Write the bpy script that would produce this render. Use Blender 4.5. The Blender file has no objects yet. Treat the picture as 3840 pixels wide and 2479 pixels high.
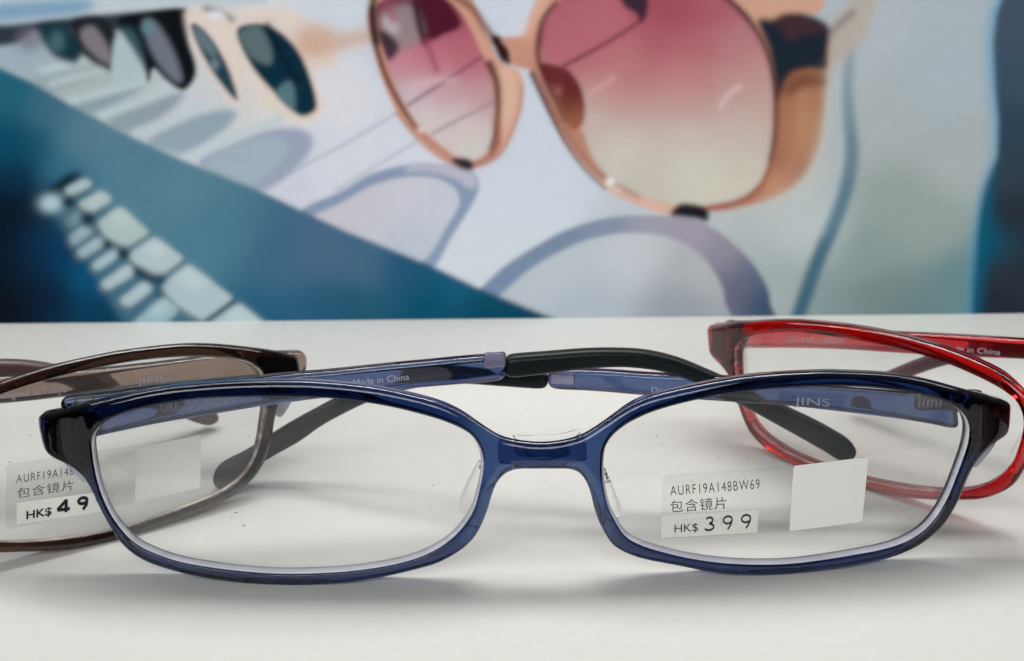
import bpy, math, json
import numpy as np
from mathutils import Vector, Matrix
from mathutils.geometry import delaunay_2d_cdt

D = {
 "outer":[[-71.867,23.908],[-69.031,24.964],[-66.424,25.932],[-62.86,27.014],[-59.506,27.827],[-57.267,28.386],[-54.887,28.866],[-51.503,29.427],[-48.325,29.754],[-42.887,30.161],[-37.473,30.329],[-32.924,30.258],[-29.749,30.066],[-24.215,29.447],[-20.525,28.747],[-16.573,27.773],[-13.947,26.915],[-11.279,25.671],[-8.643,23.884],[-5.996,22.202],[-3.301,21.472],[0.04,21.151],[3.387,21.517],[5.72,22.245],[7.598,23.364],[10.112,25.045],[12.252,26.384],[14.963,27.517],[17.648,28.187],[19.657,28.602],[24.108,29.419],[29.7,30.162],[36.476,30.479],[40.465,30.516],[44.413,30.317],[50.242,29.815],[54.991,28.904],[61.037,27.173],[67.796,24.969],[69.97,24.051],[70.121,22.736],[69.907,19.859],[69.37,19.261],[68.117,18.813],[66.131,17.721],[64.45,16.23],[63.373,14.611],[62.391,12.484],[61.754,10.678],[60.784,8.888],[59.152,6.55],[56.446,4.306],[54.07,3.099],[50.67,2.068],[45.536,1.248],[39.833,0.686],[34.889,0.436],[29.933,0.575],[25.042,1.177],[20.14,2.32],[13.92,3.801],[11.79,4.698],[10.048,5.857],[8.92,7.587],[7.946,9.582],[7.28,11.679],[6.846,13.529],[6.149,15.339],[5.192,16.604],[4.091,17.132],[1.408,17.26],[-1.268,17.307],[-3.564,17.306],[-5.181,16.788],[-6.273,15.718],[-7.068,14.059],[-7.753,11.691],[-8.706,9.201],[-9.734,7.371],[-11.52,5.626],[-14.862,3.695],[-18.199,2.703],[-22.636,1.67],[-28.211,0.785],[-33.744,0.433],[-37.532,0.424],[-41.962,0.678],[-45.633,1.084],[-49.339,1.679],[-53.002,2.543],[-56.501,3.757],[-58.659,5.104],[-60.231,6.733],[-61.341,8.549],[-62.448,10.657],[-63.3,12.564],[-64.269,14.643],[-65.127,15.938],[-66.498,17.014],[-68.09,17.688],[-69.733,18.207],[-70.755,18.757],[-71.204,19.431],[-71.571,20.745],[-71.904,22.611]],
 "hole_l":[[-63.497,21.296],[-63.334,22.192],[-62.7,23.149],[-61.893,23.836],[-60.746,24.637],[-58.516,25.587],[-55.173,26.502],[-51.663,27.221],[-48.399,27.703],[-44.035,27.956],[-39.687,28.05],[-35.348,28.059],[-31.127,27.945],[-28.502,27.752],[-24.511,27.209],[-20.557,26.467],[-16.598,25.412],[-13.967,24.55],[-11.517,23.456],[-9.994,22.404],[-9.104,21.126],[-8.586,19.695],[-8.442,18.342],[-8.523,16.99],[-8.792,15.482],[-9.175,13.816],[-9.673,11.991],[-10.586,10.206],[-12.372,7.957],[-15.258,5.789],[-19.278,4.134],[-25.942,2.875],[-32.602,2.374],[-37.746,2.324],[-42.622,2.653],[-47.044,3.169],[-51.462,3.948],[-54.733,5.009],[-57.868,6.616],[-59.98,8.902],[-61.515,11.445],[-62.72,14.747],[-63.337,18.171]],
 "hole_r":[[8.437,18.361],[8.611,19.985],[8.981,20.945],[9.727,22.049],[10.965,23.142],[12.281,24.0],[14.996,25.25],[17.683,26.074],[19.694,26.566],[23.578,27.357],[29.755,28.082],[35.412,28.386],[41.13,28.405],[44.492,28.257],[48.005,27.905],[52.728,27.188],[56.293,26.266],[58.74,25.42],[60.557,24.434],[61.751,23.336],[62.424,22.058],[62.622,20.848],[62.424,18.948],[61.953,17.303],[60.847,14.13],[59.635,10.977],[57.996,8.155],[56.03,6.116],[53.14,4.572],[49.743,3.701],[45.463,3.114],[43.615,2.884],[37.619,2.327],[33.089,2.249],[27.126,2.659],[22.69,3.347],[18.278,4.418],[13.891,5.946],[11.759,7.313],[10.394,9.402],[9.575,10.956],[9.024,12.617],[8.584,14.895],[8.415,16.691]],
 "fronts":{"blue":{"M":[[0.997921,0.064449,0.0],[-0.011191,0.173287,0.984808],[-0.06347,0.98276,-0.173648]],
 "B":[3.2931,-0.9941,0.0],
 "scale":1,"sv":1},"brown":{"M":[[0.858445,0.512838,0.008329],[-0.20397,0.326437,0.922949],[-0.470604,0.794,-0.384832]],
 "B":[-89.3357,-8.0486,0.43],
 "scale":1.01393157,"sv":0.917818651},"red":{"M":[[0.793301,-0.603448,0.080769],[-0.024924,0.100363,0.994639],[0.608319,0.791061,-0.064577]],
 "B":[81.6448,10.072,2.5968],
 "scale":0.94006316,"sv":0.956918}},"cam":{"R":[[0.9999452,0.0035816,0.0098403],[-0.0104718,0.3420014,0.9396411],[0.0,0.9396926,-0.3420201]],
 "C":[-1.5282,-198.4442,110.9042],
 "lens":55.0},"plans":{"blue_L":{"fr":"blue","yaw":0.06449369942896563,"B":[3.2931393070575186,-0.9941087212040033,0.0],
 "pts":[[-72.0,15.0],[-69.76,15.26],[-67.53,15.52],[-65.29,15.79],[-63.05,16.05],[-60.81,16.3],[-58.58,16.56],[-56.34,16.81],[-54.1,17.06],[-51.86,17.31],[-49.63,17.55],[-47.39,17.8],[-45.15,18.04],[-42.92,18.28],[-40.68,18.51],[-38.44,18.75],[-36.2,18.99],[-33.97,19.22],[-31.73,19.46],[-29.49,19.7],[-27.25,19.93],[-25.02,20.17],[-22.78,20.41],[-20.54,20.64],[-18.31,20.88],[-16.07,21.11],[-13.83,21.35],[-11.59,21.58],[-9.36,21.8],[-7.12,22.02],[-4.88,22.24],[-2.64,22.45],[-0.41,22.65],[1.83,22.85],[4.07,23.04],[6.31,23.22],[8.54,23.4],[10.78,23.58],[13.02,23.76],[15.25,23.94],[17.49,24.12],[19.73,24.29],[21.97,24.46],[24.2,24.63],[26.44,24.79],[28.68,24.94],[30.92,25.09],[33.15,25.22],[35.39,25.33],[37.63,25.43],[39.86,25.52],[42.1,25.6],[44.34,25.66],[46.58,25.72],[48.81,25.77],[51.05,25.82],[53.29,25.86],[55.53,25.91],[57.76,25.96],[60.0,26.0]]},"blue_R":{"fr":"blue","yaw":0.06449369942896563,"B":[3.2931393070575186,-0.9941087212040033,0.0],
 "pts":[[-56.0,31.5],[-53.78,32.33],[-51.56,33.14],[-49.34,33.92],[-47.12,34.64],[-44.9,35.29],[-42.68,35.84],[-40.46,36.29],[-38.24,36.6],[-36.02,36.78],[-33.8,36.81],[-31.58,36.68],[-29.36,36.42],[-27.14,36.03],[-24.92,35.54],[-22.69,34.98],[-20.47,34.37],[-18.25,33.73],[-16.03,33.1],[-13.81,32.48],[-11.59,31.88],[-9.37,31.32],[-7.15,30.79],[-4.93,30.3],[-2.71,29.84],[-0.49,29.4],[1.73,28.98],[3.95,28.58],[6.17,28.18],[8.39,27.79],[10.61,27.39],[12.83,27.01],[15.05,26.62],[17.27,26.23],[19.49,25.85],[21.71,25.46],[23.93,25.08],[26.15,24.7],[28.37,24.33],[30.59,23.96],[32.81,23.6],[35.03,23.24],[37.25,22.89],[39.47,22.53],[41.69,22.19],[43.92,21.84],[46.14,21.49],[48.36,21.15],[50.58,20.8],[52.8,20.45],[55.02,20.11],[57.24,19.76],[59.46,19.42],[61.68,19.07],[63.9,18.73],[66.12,18.38],[68.34,18.04],[70.56,17.69],[72.78,17.35],[75.0,17.0]]},"brown_T1":{"fr":"brown","yaw":0.538508174,"B":[-89.3356929,-8.048562219999999,0.43],
 "pts":[[-80.0,32.0],[-77.42,31.87],[-74.85,31.74],[-72.27,31.61],[-69.69,31.48],[-67.12,31.36],[-64.54,31.23],[-61.97,31.1],[-59.39,30.97],[-56.81,30.84],[-54.24,30.71],[-51.66,30.58],[-49.08,30.45],[-46.51,30.33],[-43.93,30.2],[-41.36,30.07],[-38.78,29.94],[-36.2,29.81],[-33.63,29.68],[-31.05,29.55],[-28.47,29.42],[-25.9,29.29],[-23.32,29.17],[-20.75,29.04],[-18.17,28.91],[-15.59,28.78],[-13.02,28.64],[-10.44,28.51],[-7.86,28.37],[-5.29,28.23],[-2.71,28.09],[-0.14,27.94],[2.44,27.78],[5.02,27.62],[7.59,27.45],[10.17,27.28],[12.75,27.1],[15.32,26.92],[17.9,26.75],[20.47,26.57],[23.05,26.39],[25.63,26.21],[28.2,26.02],[30.78,25.84],[33.36,25.66],[35.93,25.47],[38.51,25.28],[41.08,25.09],[43.66,24.89],[46.24,24.67],[48.81,24.45],[51.39,24.21],[53.97,23.96],[56.54,23.7],[59.12,23.43],[61.69,23.15],[64.27,22.87],[66.85,22.58],[69.42,22.29],[72.0,22.0]]},"brown_T2":{"fr":"brown","yaw":0.538508174,"B":[-89.3356929,-8.048562219999999,0.43],
 "pts":[[-72.0,20.0],[-69.59,20.4],[-67.19,20.8],[-64.78,21.2],[-62.37,21.6],[-59.97,22.01],[-57.56,22.41],[-55.15,22.81],[-52.75,23.21],[-50.34,23.61],[-47.93,24.01],[-45.53,24.41],[-43.12,24.81],[-40.71,25.21],[-38.31,25.62],[-35.9,26.02],[-33.49,26.42],[-31.08,26.82],[-28.68,27.22],[-26.27,27.62],[-23.86,28.02],[-21.46,28.42],[-19.05,28.82],[-16.64,29.22],[-14.24,29.61],[-11.83,29.99],[-9.42,30.36],[-7.02,30.71],[-4.61,31.04],[-2.2,31.34],[0.2,31.6],[2.61,31.83],[5.02,32.04],[7.42,32.21],[9.83,32.36],[12.24,32.49],[14.64,32.61],[17.05,32.72],[19.46,32.83],[21.86,32.94],[24.27,33.04],[26.68,33.14],[29.08,33.25],[31.49,33.35],[33.9,33.45],[36.31,33.56],[38.71,33.66],[41.12,33.76],[43.53,33.87],[45.93,33.97],[48.34,34.07],[50.75,34.17],[53.15,34.28],[55.56,34.38],[57.97,34.48],[60.37,34.59],[62.78,34.69],[65.19,34.79],[67.59,34.9],[70.0,35.0]]},"red_T1":{"fr":"red","yaw":-0.65030063,"B":[81.64477000000001,10.07199,2.5968],
 "pts":[[-72.0,14.0],[-69.42,14.36],[-66.85,14.72],[-64.27,15.07],[-61.69,15.43],[-59.12,15.79],[-56.54,16.15],[-53.97,16.5],[-51.39,16.86],[-48.81,17.22],[-46.24,17.58],[-43.66,17.94],[-41.08,18.29],[-38.51,18.65],[-35.93,19.01],[-33.36,19.37],[-30.78,19.73],[-28.2,20.08],[-25.63,20.44],[-23.05,20.8],[-20.47,21.15],[-17.9,21.51],[-15.32,21.87],[-12.75,22.22],[-10.17,22.56],[-7.59,22.91],[-5.02,23.24],[-2.44,23.56],[0.14,23.88],[2.71,24.18],[5.29,24.47],[7.86,24.75],[10.44,25.02],[13.02,25.29],[15.59,25.55],[18.17,25.81],[20.75,26.07],[23.32,26.33],[25.9,26.59],[28.47,26.85],[31.05,27.11],[33.63,27.36],[36.2,27.62],[38.78,27.88],[41.36,28.14],[43.93,28.39],[46.51,28.65],[49.08,28.91],[51.66,29.17],[54.24,29.42],[56.81,29.68],[59.39,29.94],[61.97,30.2],[64.54,30.45],[67.12,30.71],[69.69,30.97],[72.27,31.23],[74.85,31.48],[77.42,31.74],[80.0,32.0]]},"red_T2":{"fr":"red","yaw":-0.65030063,"B":[81.64477000000001,10.07199,2.5968],
 "pts":[[-60.0,28.0],[-57.76,28.22],[-55.53,28.45],[-53.29,28.67],[-51.05,28.89],[-48.81,29.12],[-46.58,29.34],[-44.34,29.57],[-42.1,29.79],[-39.86,30.01],[-37.63,30.24],[-35.39,30.46],[-33.15,30.68],[-30.92,30.91],[-28.68,31.13],[-26.44,31.36],[-24.2,31.58],[-21.97,31.8],[-19.73,32.02],[-17.49,32.24],[-15.25,32.45],[-13.02,32.64],[-10.78,32.81],[-8.54,32.95],[-6.31,33.03],[-4.07,33.06],[-1.83,33.0],[0.41,32.86],[2.64,32.64],[4.88,32.33],[7.12,31.94],[9.36,31.5],[11.59,31.02],[13.83,30.5],[16.07,29.96],[18.31,29.41],[20.54,28.86],[22.78,28.3],[25.02,27.75],[27.25,27.19],[29.49,26.63],[31.73,26.07],[33.97,25.51],[36.2,24.95],[38.44,24.39],[40.68,23.83],[42.92,23.27],[45.15,22.71],[47.39,22.15],[49.63,21.59],[51.86,21.03],[54.1,20.47],[56.34,19.92],[58.58,19.36],[60.81,18.8],[63.05,18.24],[65.29,17.68],[67.53,17.12],[69.76,16.56],[72.0,16.0]]}},"temples":{"blue_L_body":{"plan":"blue_L","pts":[[-68.924,23.774],[-63.231,24.413],[-56.451,24.996],[-45.349,25.475],[-35.204,26.038],[-31.902,26.107],[-17.868,26.861],[-4.759,27.113],[-4.434,26.755],[-4.408,23.651],[-4.73,23.408],[-17.914,22.755],[-32.036,21.904],[-39.93,21.22],[-45.6,20.582],[-51.237,19.911],[-56.844,19.165],[-61.818,18.348],[-65.61,17.927],[-66.246,19.324],[-66.413,21.859],[-68.78,22.431]]},"blue_L_tip":{"plan":"blue_L","pts":[[-4.274,26.918],[-3.952,27.031],[3.089,27.342],[8.015,27.51],[11.825,27.431],[15.412,27.146],[17.737,26.787],[22.232,25.463],[26.718,23.433],[31.125,21.267],[36.232,18.63],[40.992,16.094],[44.67,14.22],[48.397,12.02],[50.677,10.444],[51.617,9.035],[51.611,8.109],[50.884,7.527],[49.176,7.296],[46.906,8.704],[41.281,12.133],[37.582,14.348],[33.908,16.559],[29.139,19.169],[24.803,21.575],[20.837,23.204],[17.852,23.95],[13.402,24.542],[8.259,24.513],[2.133,24.018],[-3.841,23.665],[-4.247,23.816]]},"blue_R_body":{"plan":"blue_R","pts":[[2.746,21.717],[3.069,21.959],[5.841,22.383],[10.93,22.575],[18.192,22.44],[29.059,22.489],[40.832,22.196],[52.764,21.893],[64.239,21.354],[68.094,21.934],[68.161,21.327],[64.43,20.268],[64.864,16.098],[64.656,15.821],[59.716,16.502],[55.018,17.065],[49.16,17.57],[41.037,18.186],[35.161,18.421],[28.105,18.54],[17.315,18.88],[9.558,19.158],[3.118,19.236],[2.785,19.485]]},"blue_R_tip":{"plan":"blue_R","pts":[[2.58,21.841],[2.21,21.865],[-3.66,21.633],[-10.433,21.299],[-16.101,20.508],[-21.169,18.967],[-26.434,16.962],[-30.902,14.475],[-33.252,13.095],[-36.944,11.042],[-39.97,9.329],[-43.24,7.332],[-45.707,6.026],[-48.265,5.022],[-49.87,3.985],[-50.51,2.643],[-50.38,1.25],[-49.526,0.379],[-47.655,0.761],[-44.653,2.802],[-41.723,4.61],[-36.653,7.323],[-33.359,9.782],[-30.251,11.711],[-26.505,13.915],[-22.491,15.96],[-17.81,17.616],[-14.023,18.584],[-10.435,19.048],[-3.638,19.079],[2.256,19.14],[2.622,19.386]]},"brown_T1_body":{"plan":"brown_T1","pts":[[-8.201,23.313],[9.873,21.602],[25.305,20.277],[39.616,19.092],[45.794,18.771],[51.96,18.535],[57.442,18.44],[63.44,18.058],[73.018,17.033],[74.461,16.574],[74.069,12.768],[67.749,13.244],[56.961,13.982],[48.219,14.654],[41.143,14.876],[35.609,15.285],[29.593,15.569],[24.874,15.911],[9.344,17.112],[-8.866,18.583]]},"brown_T2_tip":{"plan":"brown_T2","pts":[[-0.357,24.7],[14.871,22.398],[26.984,20.34],[30.649,19.507],[35.566,17.765],[43.969,13.904],[52.928,8.947],[60.424,4.973],[62.901,3.262],[63.246,2.322],[62.441,1.385],[60.992,1.31],[59.26,2.11],[52.733,6.179],[43.732,10.981],[35.086,14.918],[26.67,17.246],[14.534,19.486],[-0.694,22.204]]},"red_T1_body":{"plan":"red_T1","pts":[[-68.327,18.006],[-65.101,18.358],[-54.461,19.564],[-40.665,21.352],[-30.89,22.741],[-17.452,24.441],[-3.069,26.086],[-2.249,22.95],[-17.065,21.166],[-23.0,20.211],[-35.826,18.419],[-44.851,17.265],[-54.269,15.759],[-65.01,13.756],[-66.823,13.907],[-68.098,16.692]]},"red_T2_tip":{"plan":"red_T2","pts":[[-49.455,4.997],[-47.395,7.005],[-43.218,10.065],[-37.812,13.638],[-32.983,16.335],[-26.838,18.728],[-18.283,21.439],[-7.897,24.081],[-7.558,21.605],[-17.981,18.981],[-26.565,16.309],[-33.754,13.058],[-38.964,9.928],[-42.992,7.161],[-46.655,4.281],[-48.595,3.737]]}},"labels":{"blue":{"clear":[[17.278,15.832],[36.308,16.682],[47.465,17.594],[46.963,7.874],[36.017,6.881],[17.08,6.46]],
 "white":[[36.308,16.682],[47.507,17.553],[46.965,7.833],[35.977,6.883]],
 "price":[[17.101,9.957],[31.355,10.351],[31.212,6.918],[17.039,6.581]],
 "code":[[18.37,12.848],[31.428,13.451],[18.269,14.27]],
 "cjk":[[18.374,10.315],[26.591,10.603],[18.343,12.137]],
 "hk":[[19.047,7.354],[22.474,7.48],[19.026,8.509]],
 "d":[[[23.374,7.409],[24.899,7.475],[23.408,9.519]],[[26.036,7.514],[27.527,7.58],[26.066,9.587]],[[28.708,7.575],[30.244,7.637],[28.733,9.691]]],
 "ghost":[[18.688,7.843],[27.591,8.176],[18.78,9.271]]},"brown":{"clear":[[20.851,16.096],[39.948,14.755],[50.385,14.127],[48.562,5.485],[38.1,5.734],[18.868,6.122]],
 "white":[[39.844,14.245],[50.385,14.127],[48.562,5.485],[38.1,5.734]],
 "price":[[21.118,9.851],[33.81,8.58],[33.179,5.461],[20.569,6.457]],
 "code":[[21.64,12.907],[33.716,11.947],[21.882,14.147]],
 "cjk":[[21.287,10.518],[29.438,9.891],[21.632,12.085]],
 "hk":[[22.026,7.052],[25.667,6.824],[22.262,8.253]],
 "d":[[[26.492,6.829],[28.311,6.641],[26.884,8.801]],[[29.368,6.553],[31.061,6.398],[29.773,8.576]],[[32.125,6.27],[33.919,6.094],[32.527,8.268]]]}},"texts":[{"plan":"blue_L","s":"Made in China","p":[[-26.998,23.877],[-18.77,24.393],[-27.052,24.902]]},{"plan":"blue_L","s":"URF-19A-148BW","p":[[-54.691,21.316],[-44.053,22.275],[-54.877,22.551]]},{"plan":"blue_R","s":"JINS","p":[[39.872,18.793],[45.235,18.75],[39.866,20.033]]},{"plan":"blue_R","s":"Designed in Tokyo","p":[[18.38,19.698],[28.972,19.654],[18.426,20.591]]},{"plan":"brown_T1","s":"JINS","p":[[45.908,15.6],[50.706,15.369],[45.88,16.999]]},{"plan":"brown_T1","s":"Designed in Tokyo","p":[[23.774,16.961],[34.946,16.317],[23.766,18.084]]},{"plan":"red_T1","s":"Made in China","p":[[-29.511,20.423],[-20.452,21.369],[-29.479,21.37]]},{"plan":"red_T1","s":"URF-19A-148BW","p":[[-56.649,16.633],[-45.875,18.376],[-56.628,17.676]]}],
 "poster":{"a":[-107.676,106.326,0.0],
 "b":[108.661,119.625,0.0]},"misc":{"padL":[[-8.702,17.994],[-9.864,16.107],[-11.226,13.341],[-11.857,11.155],[-11.752,9.553],[-10.988,8.341],[-9.713,8.203],[-8.739,9.714],[-8.11,12.504],[-8.021,15.29]],
 "padR":[[9.151,16.575],[10.067,14.56],[11.069,12.133],[11.674,10.51],[11.572,9.103],[10.718,8.319],[9.929,8.742],[9.207,10.572],[8.791,13.389]],
 "saddle":[[-4.339,21.498],[-2.618,21.395],[0.408,21.427],[3.131,21.616],[4.666,22.061],[5.666,22.121],[5.976,21.801],[4.673,20.881],[2.761,18.552],[0.417,18.001],[-1.85,18.631],[-3.765,21.019]],
 "block":[[-6.332,21.313],[0.224,19.892],[6.191,21.344],[6.366,18.451],[5.833,18.148],[0.23,17.549],[-5.62,17.915],[-6.264,18.198]],
 "inset":[[-3.676,20.284],[-0.108,20.305],[3.658,20.161],[4.115,19.457],[3.666,18.73],[-0.104,18.72],[-3.301,18.888],[-4.127,19.596]]}}

SC = bpy.context.scene
COL = SC.collection
# ------------------------------------------------------------------ camera
cam = bpy.data.cameras.new('camera')
camo = bpy.data.objects.new('camera', cam)
COL.objects.link(camo)
CR = np.array(D['cam']['R']); CC = np.array(D['cam']['C'])          # right, up, forward ; position in mm
m = Matrix(((CR[0][0], CR[1][0], -CR[2][0], CC[0] / 1000), (CR[0][1], CR[1][1], -CR[2][1], CC[1] / 1000),
            (CR[0][2], CR[1][2], -CR[2][2], CC[2] / 1000), (0, 0, 0, 1)))
camo.matrix_world = m
cam.lens = D['cam']['lens']; cam.sensor_width = 36; cam.sensor_fit = 'HORIZONTAL'
cam.clip_start = 0.005; cam.clip_end = 50
cam.dof.use_dof = True; cam.dof.focus_distance = 0.2235; cam.dof.aperture_fstop = 34
SC.camera = camo
# ------------------------------------------------------------------ world and lamps
w = bpy.data.worlds.new('World'); SC.world = w; w.use_nodes = True
bg = w.node_tree.nodes['Background']
# a dim shop: light ceiling and back wall, darker towards the viewer's side and the floor
wt = w.node_tree; wc = wt.nodes.new('ShaderNodeTexCoord'); ws = wt.nodes.new('ShaderNodeSeparateXYZ')
wt.links.new(wc.outputs['Generated'], ws.inputs[0])
wa = wt.nodes.new('ShaderNodeMath'); wa.operation = 'MULTIPLY_ADD'; wa.inputs[1].default_value = 0.35
wt.links.new(ws.outputs['Y'], wa.inputs[0]); wt.links.new(ws.outputs['Z'], wa.inputs[2])
wr = wt.nodes.new('ShaderNodeValToRGB'); wt.links.new(wa.outputs[0], wr.inputs[0])
wr.color_ramp.elements[0].position = 0.0; wr.color_ramp.elements[0].color = (0.10, 0.11, 0.125, 1)
wr.color_ramp.elements[1].position = 0.9; wr.color_ramp.elements[1].color = (0.98, 0.98, 0.97, 1)
wt.links.new(wr.outputs[0], bg.inputs[0]); bg.inputs[1].default_value = 0.14

def area(name, loc, target, size, power, col=(1, 1, 1), size_y=None):
    l = bpy.data.lights.new(name, 'AREA'); l.energy = power; l.color = col; l.size = size
    if size_y: l.shape = 'RECTANGLE'; l.size_y = size_y
    o = bpy.data.objects.new(name, l); COL.objects.link(o); o.location = loc
    o.rotation_euler = (Vector(target) - Vector(loc)).to_track_quat('-Z', 'Y').to_euler()
    return o
area('shop_ceiling_lamp', (0.06, 0.42, 0.74), (0, 0, 0), 0.42, 2.4, (1.0, 0.985, 0.96), 0.14)
area('far_table_fill_strip', (0.0, 0.092, 0.25), (0, 0.04, 0), 0.60, 0.75, (1.0, 0.995, 0.97), 0.04)  # added strip fill, brightens the far tabletop near the poster
area('poster_fill_panel', (-0.15, -0.95, 0.66), (0, 0.08, 0.03), 1.0, 8.6, (0.975, 0.985, 1.0), 0.5)  # added fill from the viewer's side, lights the poster face
SC.view_settings.view_transform = 'Standard'; SC.view_settings.look = 'None'
SC.view_settings.exposure = 0; SC.view_settings.gamma = 1
cy = SC.cycles
cy.max_bounces = 20; cy.transmission_bounces = 16; cy.transparent_max_bounces = 24; cy.glossy_bounces = 6
cy.volume_bounces = 0; cy.sample_clamp_indirect = 4; cy.caustics_refractive = True; cy.caustics_reflective = False
cy.use_denoising = True

# ------------------------------------------------------------------ materials
def newmat(name):
    mt = bpy.data.materials.new(name); mt.use_nodes = True
    nt = mt.node_tree; nt.nodes.clear()
    out = nt.nodes.new('ShaderNodeOutputMaterial')
    return mt, nt, out

def N(nt, t, **kw):
    n = nt.nodes.new(t)
    for k, v in kw.items():
        if k in n.inputs: n.inputs[k].default_value = v
        else: setattr(n, k, v)
    return n

def plastic(name, col, dens, rough=0.012, ior=1.54):
    """clear tinted acetate: glass surface, colour from absorption in the depth of the plastic"""
    mt, nt, out = newmat(name)
    g = N(nt, 'ShaderNodeBsdfGlass', Roughness=rough, IOR=ior); g.inputs['Color'].default_value = (1, 1, 1, 1)
    v = N(nt, 'ShaderNodeVolumeAbsorption', Density=dens); v.inputs['Color'].default_value = (*col, 1)
    nz = N(nt, 'ShaderNodeTexNoise', Scale=700.0, Detail=2.0); tc = N(nt, 'ShaderNodeTexCoord')
    nt.links.new(tc.outputs['Object'], nz.inputs['Vector'])
    b = N(nt, 'ShaderNodeBump', Strength=0.02, Distance=0.0001)
    nt.links.new(nz.outputs['Fac'], b.inputs['Height']); nt.links.new(b.outputs['Normal'], g.inputs['Normal'])
    nt.links.new(g.outputs[0], out.inputs['Surface']); nt.links.new(v.outputs[0], out.inputs['Volume'])
    return mt

def solid(name, col, rough=0.4, metal=0.0, spec=0.5, bump=0.0, bscale=900, var=0.0):
    mt, nt, out = newmat(name)
    p = N(nt, 'ShaderNodeBsdfPrincipled', Roughness=rough, Metallic=metal)
    p.inputs['Base Color'].default_value = (*col, 1); p.inputs['Specular IOR Level'].default_value = spec
    tc = N(nt, 'ShaderNodeTexCoord')
    nz = N(nt, 'ShaderNodeTexNoise', Scale=bscale, Detail=4.0); nt.links.new(tc.outputs['Object'], nz.inputs['Vector'])
    if bump:
        b = N(nt, 'ShaderNodeBump', Strength=bump, Distance=0.0002)
        nt.links.new(nz.outputs['Fac'], b.inputs['Height']); nt.links.new(b.outputs['Normal'], p.inputs['Normal'])
    if var:
        mx = N(nt, 'ShaderNodeMixRGB', blend_type='MULTIPLY'); mx.inputs[1].default_value = (*col, 1)
        mr = N(nt, 'ShaderNodeMapRange'); mr.inputs[3].default_value = 1 - var; mr.inputs[4].default_value = 1 + var
        nt.links.new(nz.outputs['Fac'], mr.inputs[0]); nt.links.new(mr.outputs[0], mx.inputs[2]); mx.inputs[0].default_value = 1
        nt.links.new(mx.outputs[0], p.inputs['Base Color'])
    nt.links.new(p.outputs[0], out.inputs['Surface'])
    return mt

def film(name, tint, white=0.0, wcol=(0.8, 0.8, 0.78), gloss=1.0, rough=0.0):
    """clear sheet: transparent body, Fresnel gloss, optionally some white print or painted reflection haze"""
    mt, nt, out = newmat(name)
    t = N(nt, 'ShaderNodeBsdfTransparent'); t.inputs[0].default_value = (*tint, 1)
    g = N(nt, 'ShaderNodeBsdfGlossy', Roughness=rough)
    f = N(nt, 'ShaderNodeFresnel', IOR=1.45)
    mu = N(nt, 'ShaderNodeMath', operation='MULTIPLY'); mu.inputs[1].default_value = gloss
    nt.links.new(f.outputs[0], mu.inputs[0])
    mx = N(nt, 'ShaderNodeMixShader'); nt.links.new(mu.outputs[0], mx.inputs[0])
    if name == 'clear_lens':                            # uneven white haze, painted in for the veil of reflection on the lens
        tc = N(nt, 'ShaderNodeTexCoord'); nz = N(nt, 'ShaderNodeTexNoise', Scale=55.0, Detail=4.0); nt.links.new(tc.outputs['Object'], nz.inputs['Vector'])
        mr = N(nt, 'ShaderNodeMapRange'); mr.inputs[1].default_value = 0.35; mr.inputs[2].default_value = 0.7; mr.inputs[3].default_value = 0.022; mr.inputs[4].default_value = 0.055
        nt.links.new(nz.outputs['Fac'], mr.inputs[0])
    if white:
        d = N(nt, 'ShaderNodeBsdfDiffuse'); d.inputs[0].default_value = (*wcol, 1)
        tr = N(nt, 'ShaderNodeBsdfTranslucent'); tr.inputs[0].default_value = (*wcol, 1)
        a = N(nt, 'ShaderNodeAddShader'); nt.links.new(d.outputs[0], a.inputs[0]); nt.links.new(tr.outputs[0], a.inputs[1])
        a = N(nt, 'ShaderNodeMixShader'); a.inputs[0].default_value = 0.15
        nt.links.new(d.outputs[0], a.inputs[1]); nt.links.new(tr.outputs[0], a.inputs[2])
        m2 = N(nt, 'ShaderNodeMixShader'); m2.inputs[0].default_value = white
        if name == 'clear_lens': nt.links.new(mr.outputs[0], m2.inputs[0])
        nt.links.new(t.outputs[0], m2.inputs[1]); nt.links.new(a.outputs[0], m2.inputs[2]); base = m2
    else: base = t
    nt.links.new(base.outputs[0], mx.inputs[1]); nt.links.new(g.outputs[0], mx.inputs[2])
    nt.links.new(mx.outputs[0], out.inputs['Surface'])
    return mt

def edge(name, col, clear=0.3):  # pale streaky surface imitating the gleam along the lens edge
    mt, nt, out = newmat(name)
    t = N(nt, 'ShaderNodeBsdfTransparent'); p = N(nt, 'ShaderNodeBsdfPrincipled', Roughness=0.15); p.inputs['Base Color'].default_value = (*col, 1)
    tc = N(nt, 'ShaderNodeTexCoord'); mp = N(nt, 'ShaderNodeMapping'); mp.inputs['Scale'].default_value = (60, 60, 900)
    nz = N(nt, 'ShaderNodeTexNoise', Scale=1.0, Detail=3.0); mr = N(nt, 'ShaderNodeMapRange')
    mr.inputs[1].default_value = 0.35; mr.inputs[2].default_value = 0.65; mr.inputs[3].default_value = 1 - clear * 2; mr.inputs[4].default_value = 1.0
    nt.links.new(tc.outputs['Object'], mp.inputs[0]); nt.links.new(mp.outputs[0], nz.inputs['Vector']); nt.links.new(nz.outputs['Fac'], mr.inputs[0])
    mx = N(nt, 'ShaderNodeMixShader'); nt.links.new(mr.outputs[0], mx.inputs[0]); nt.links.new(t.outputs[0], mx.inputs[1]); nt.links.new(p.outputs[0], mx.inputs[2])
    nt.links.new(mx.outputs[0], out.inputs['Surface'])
    return mt

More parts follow.
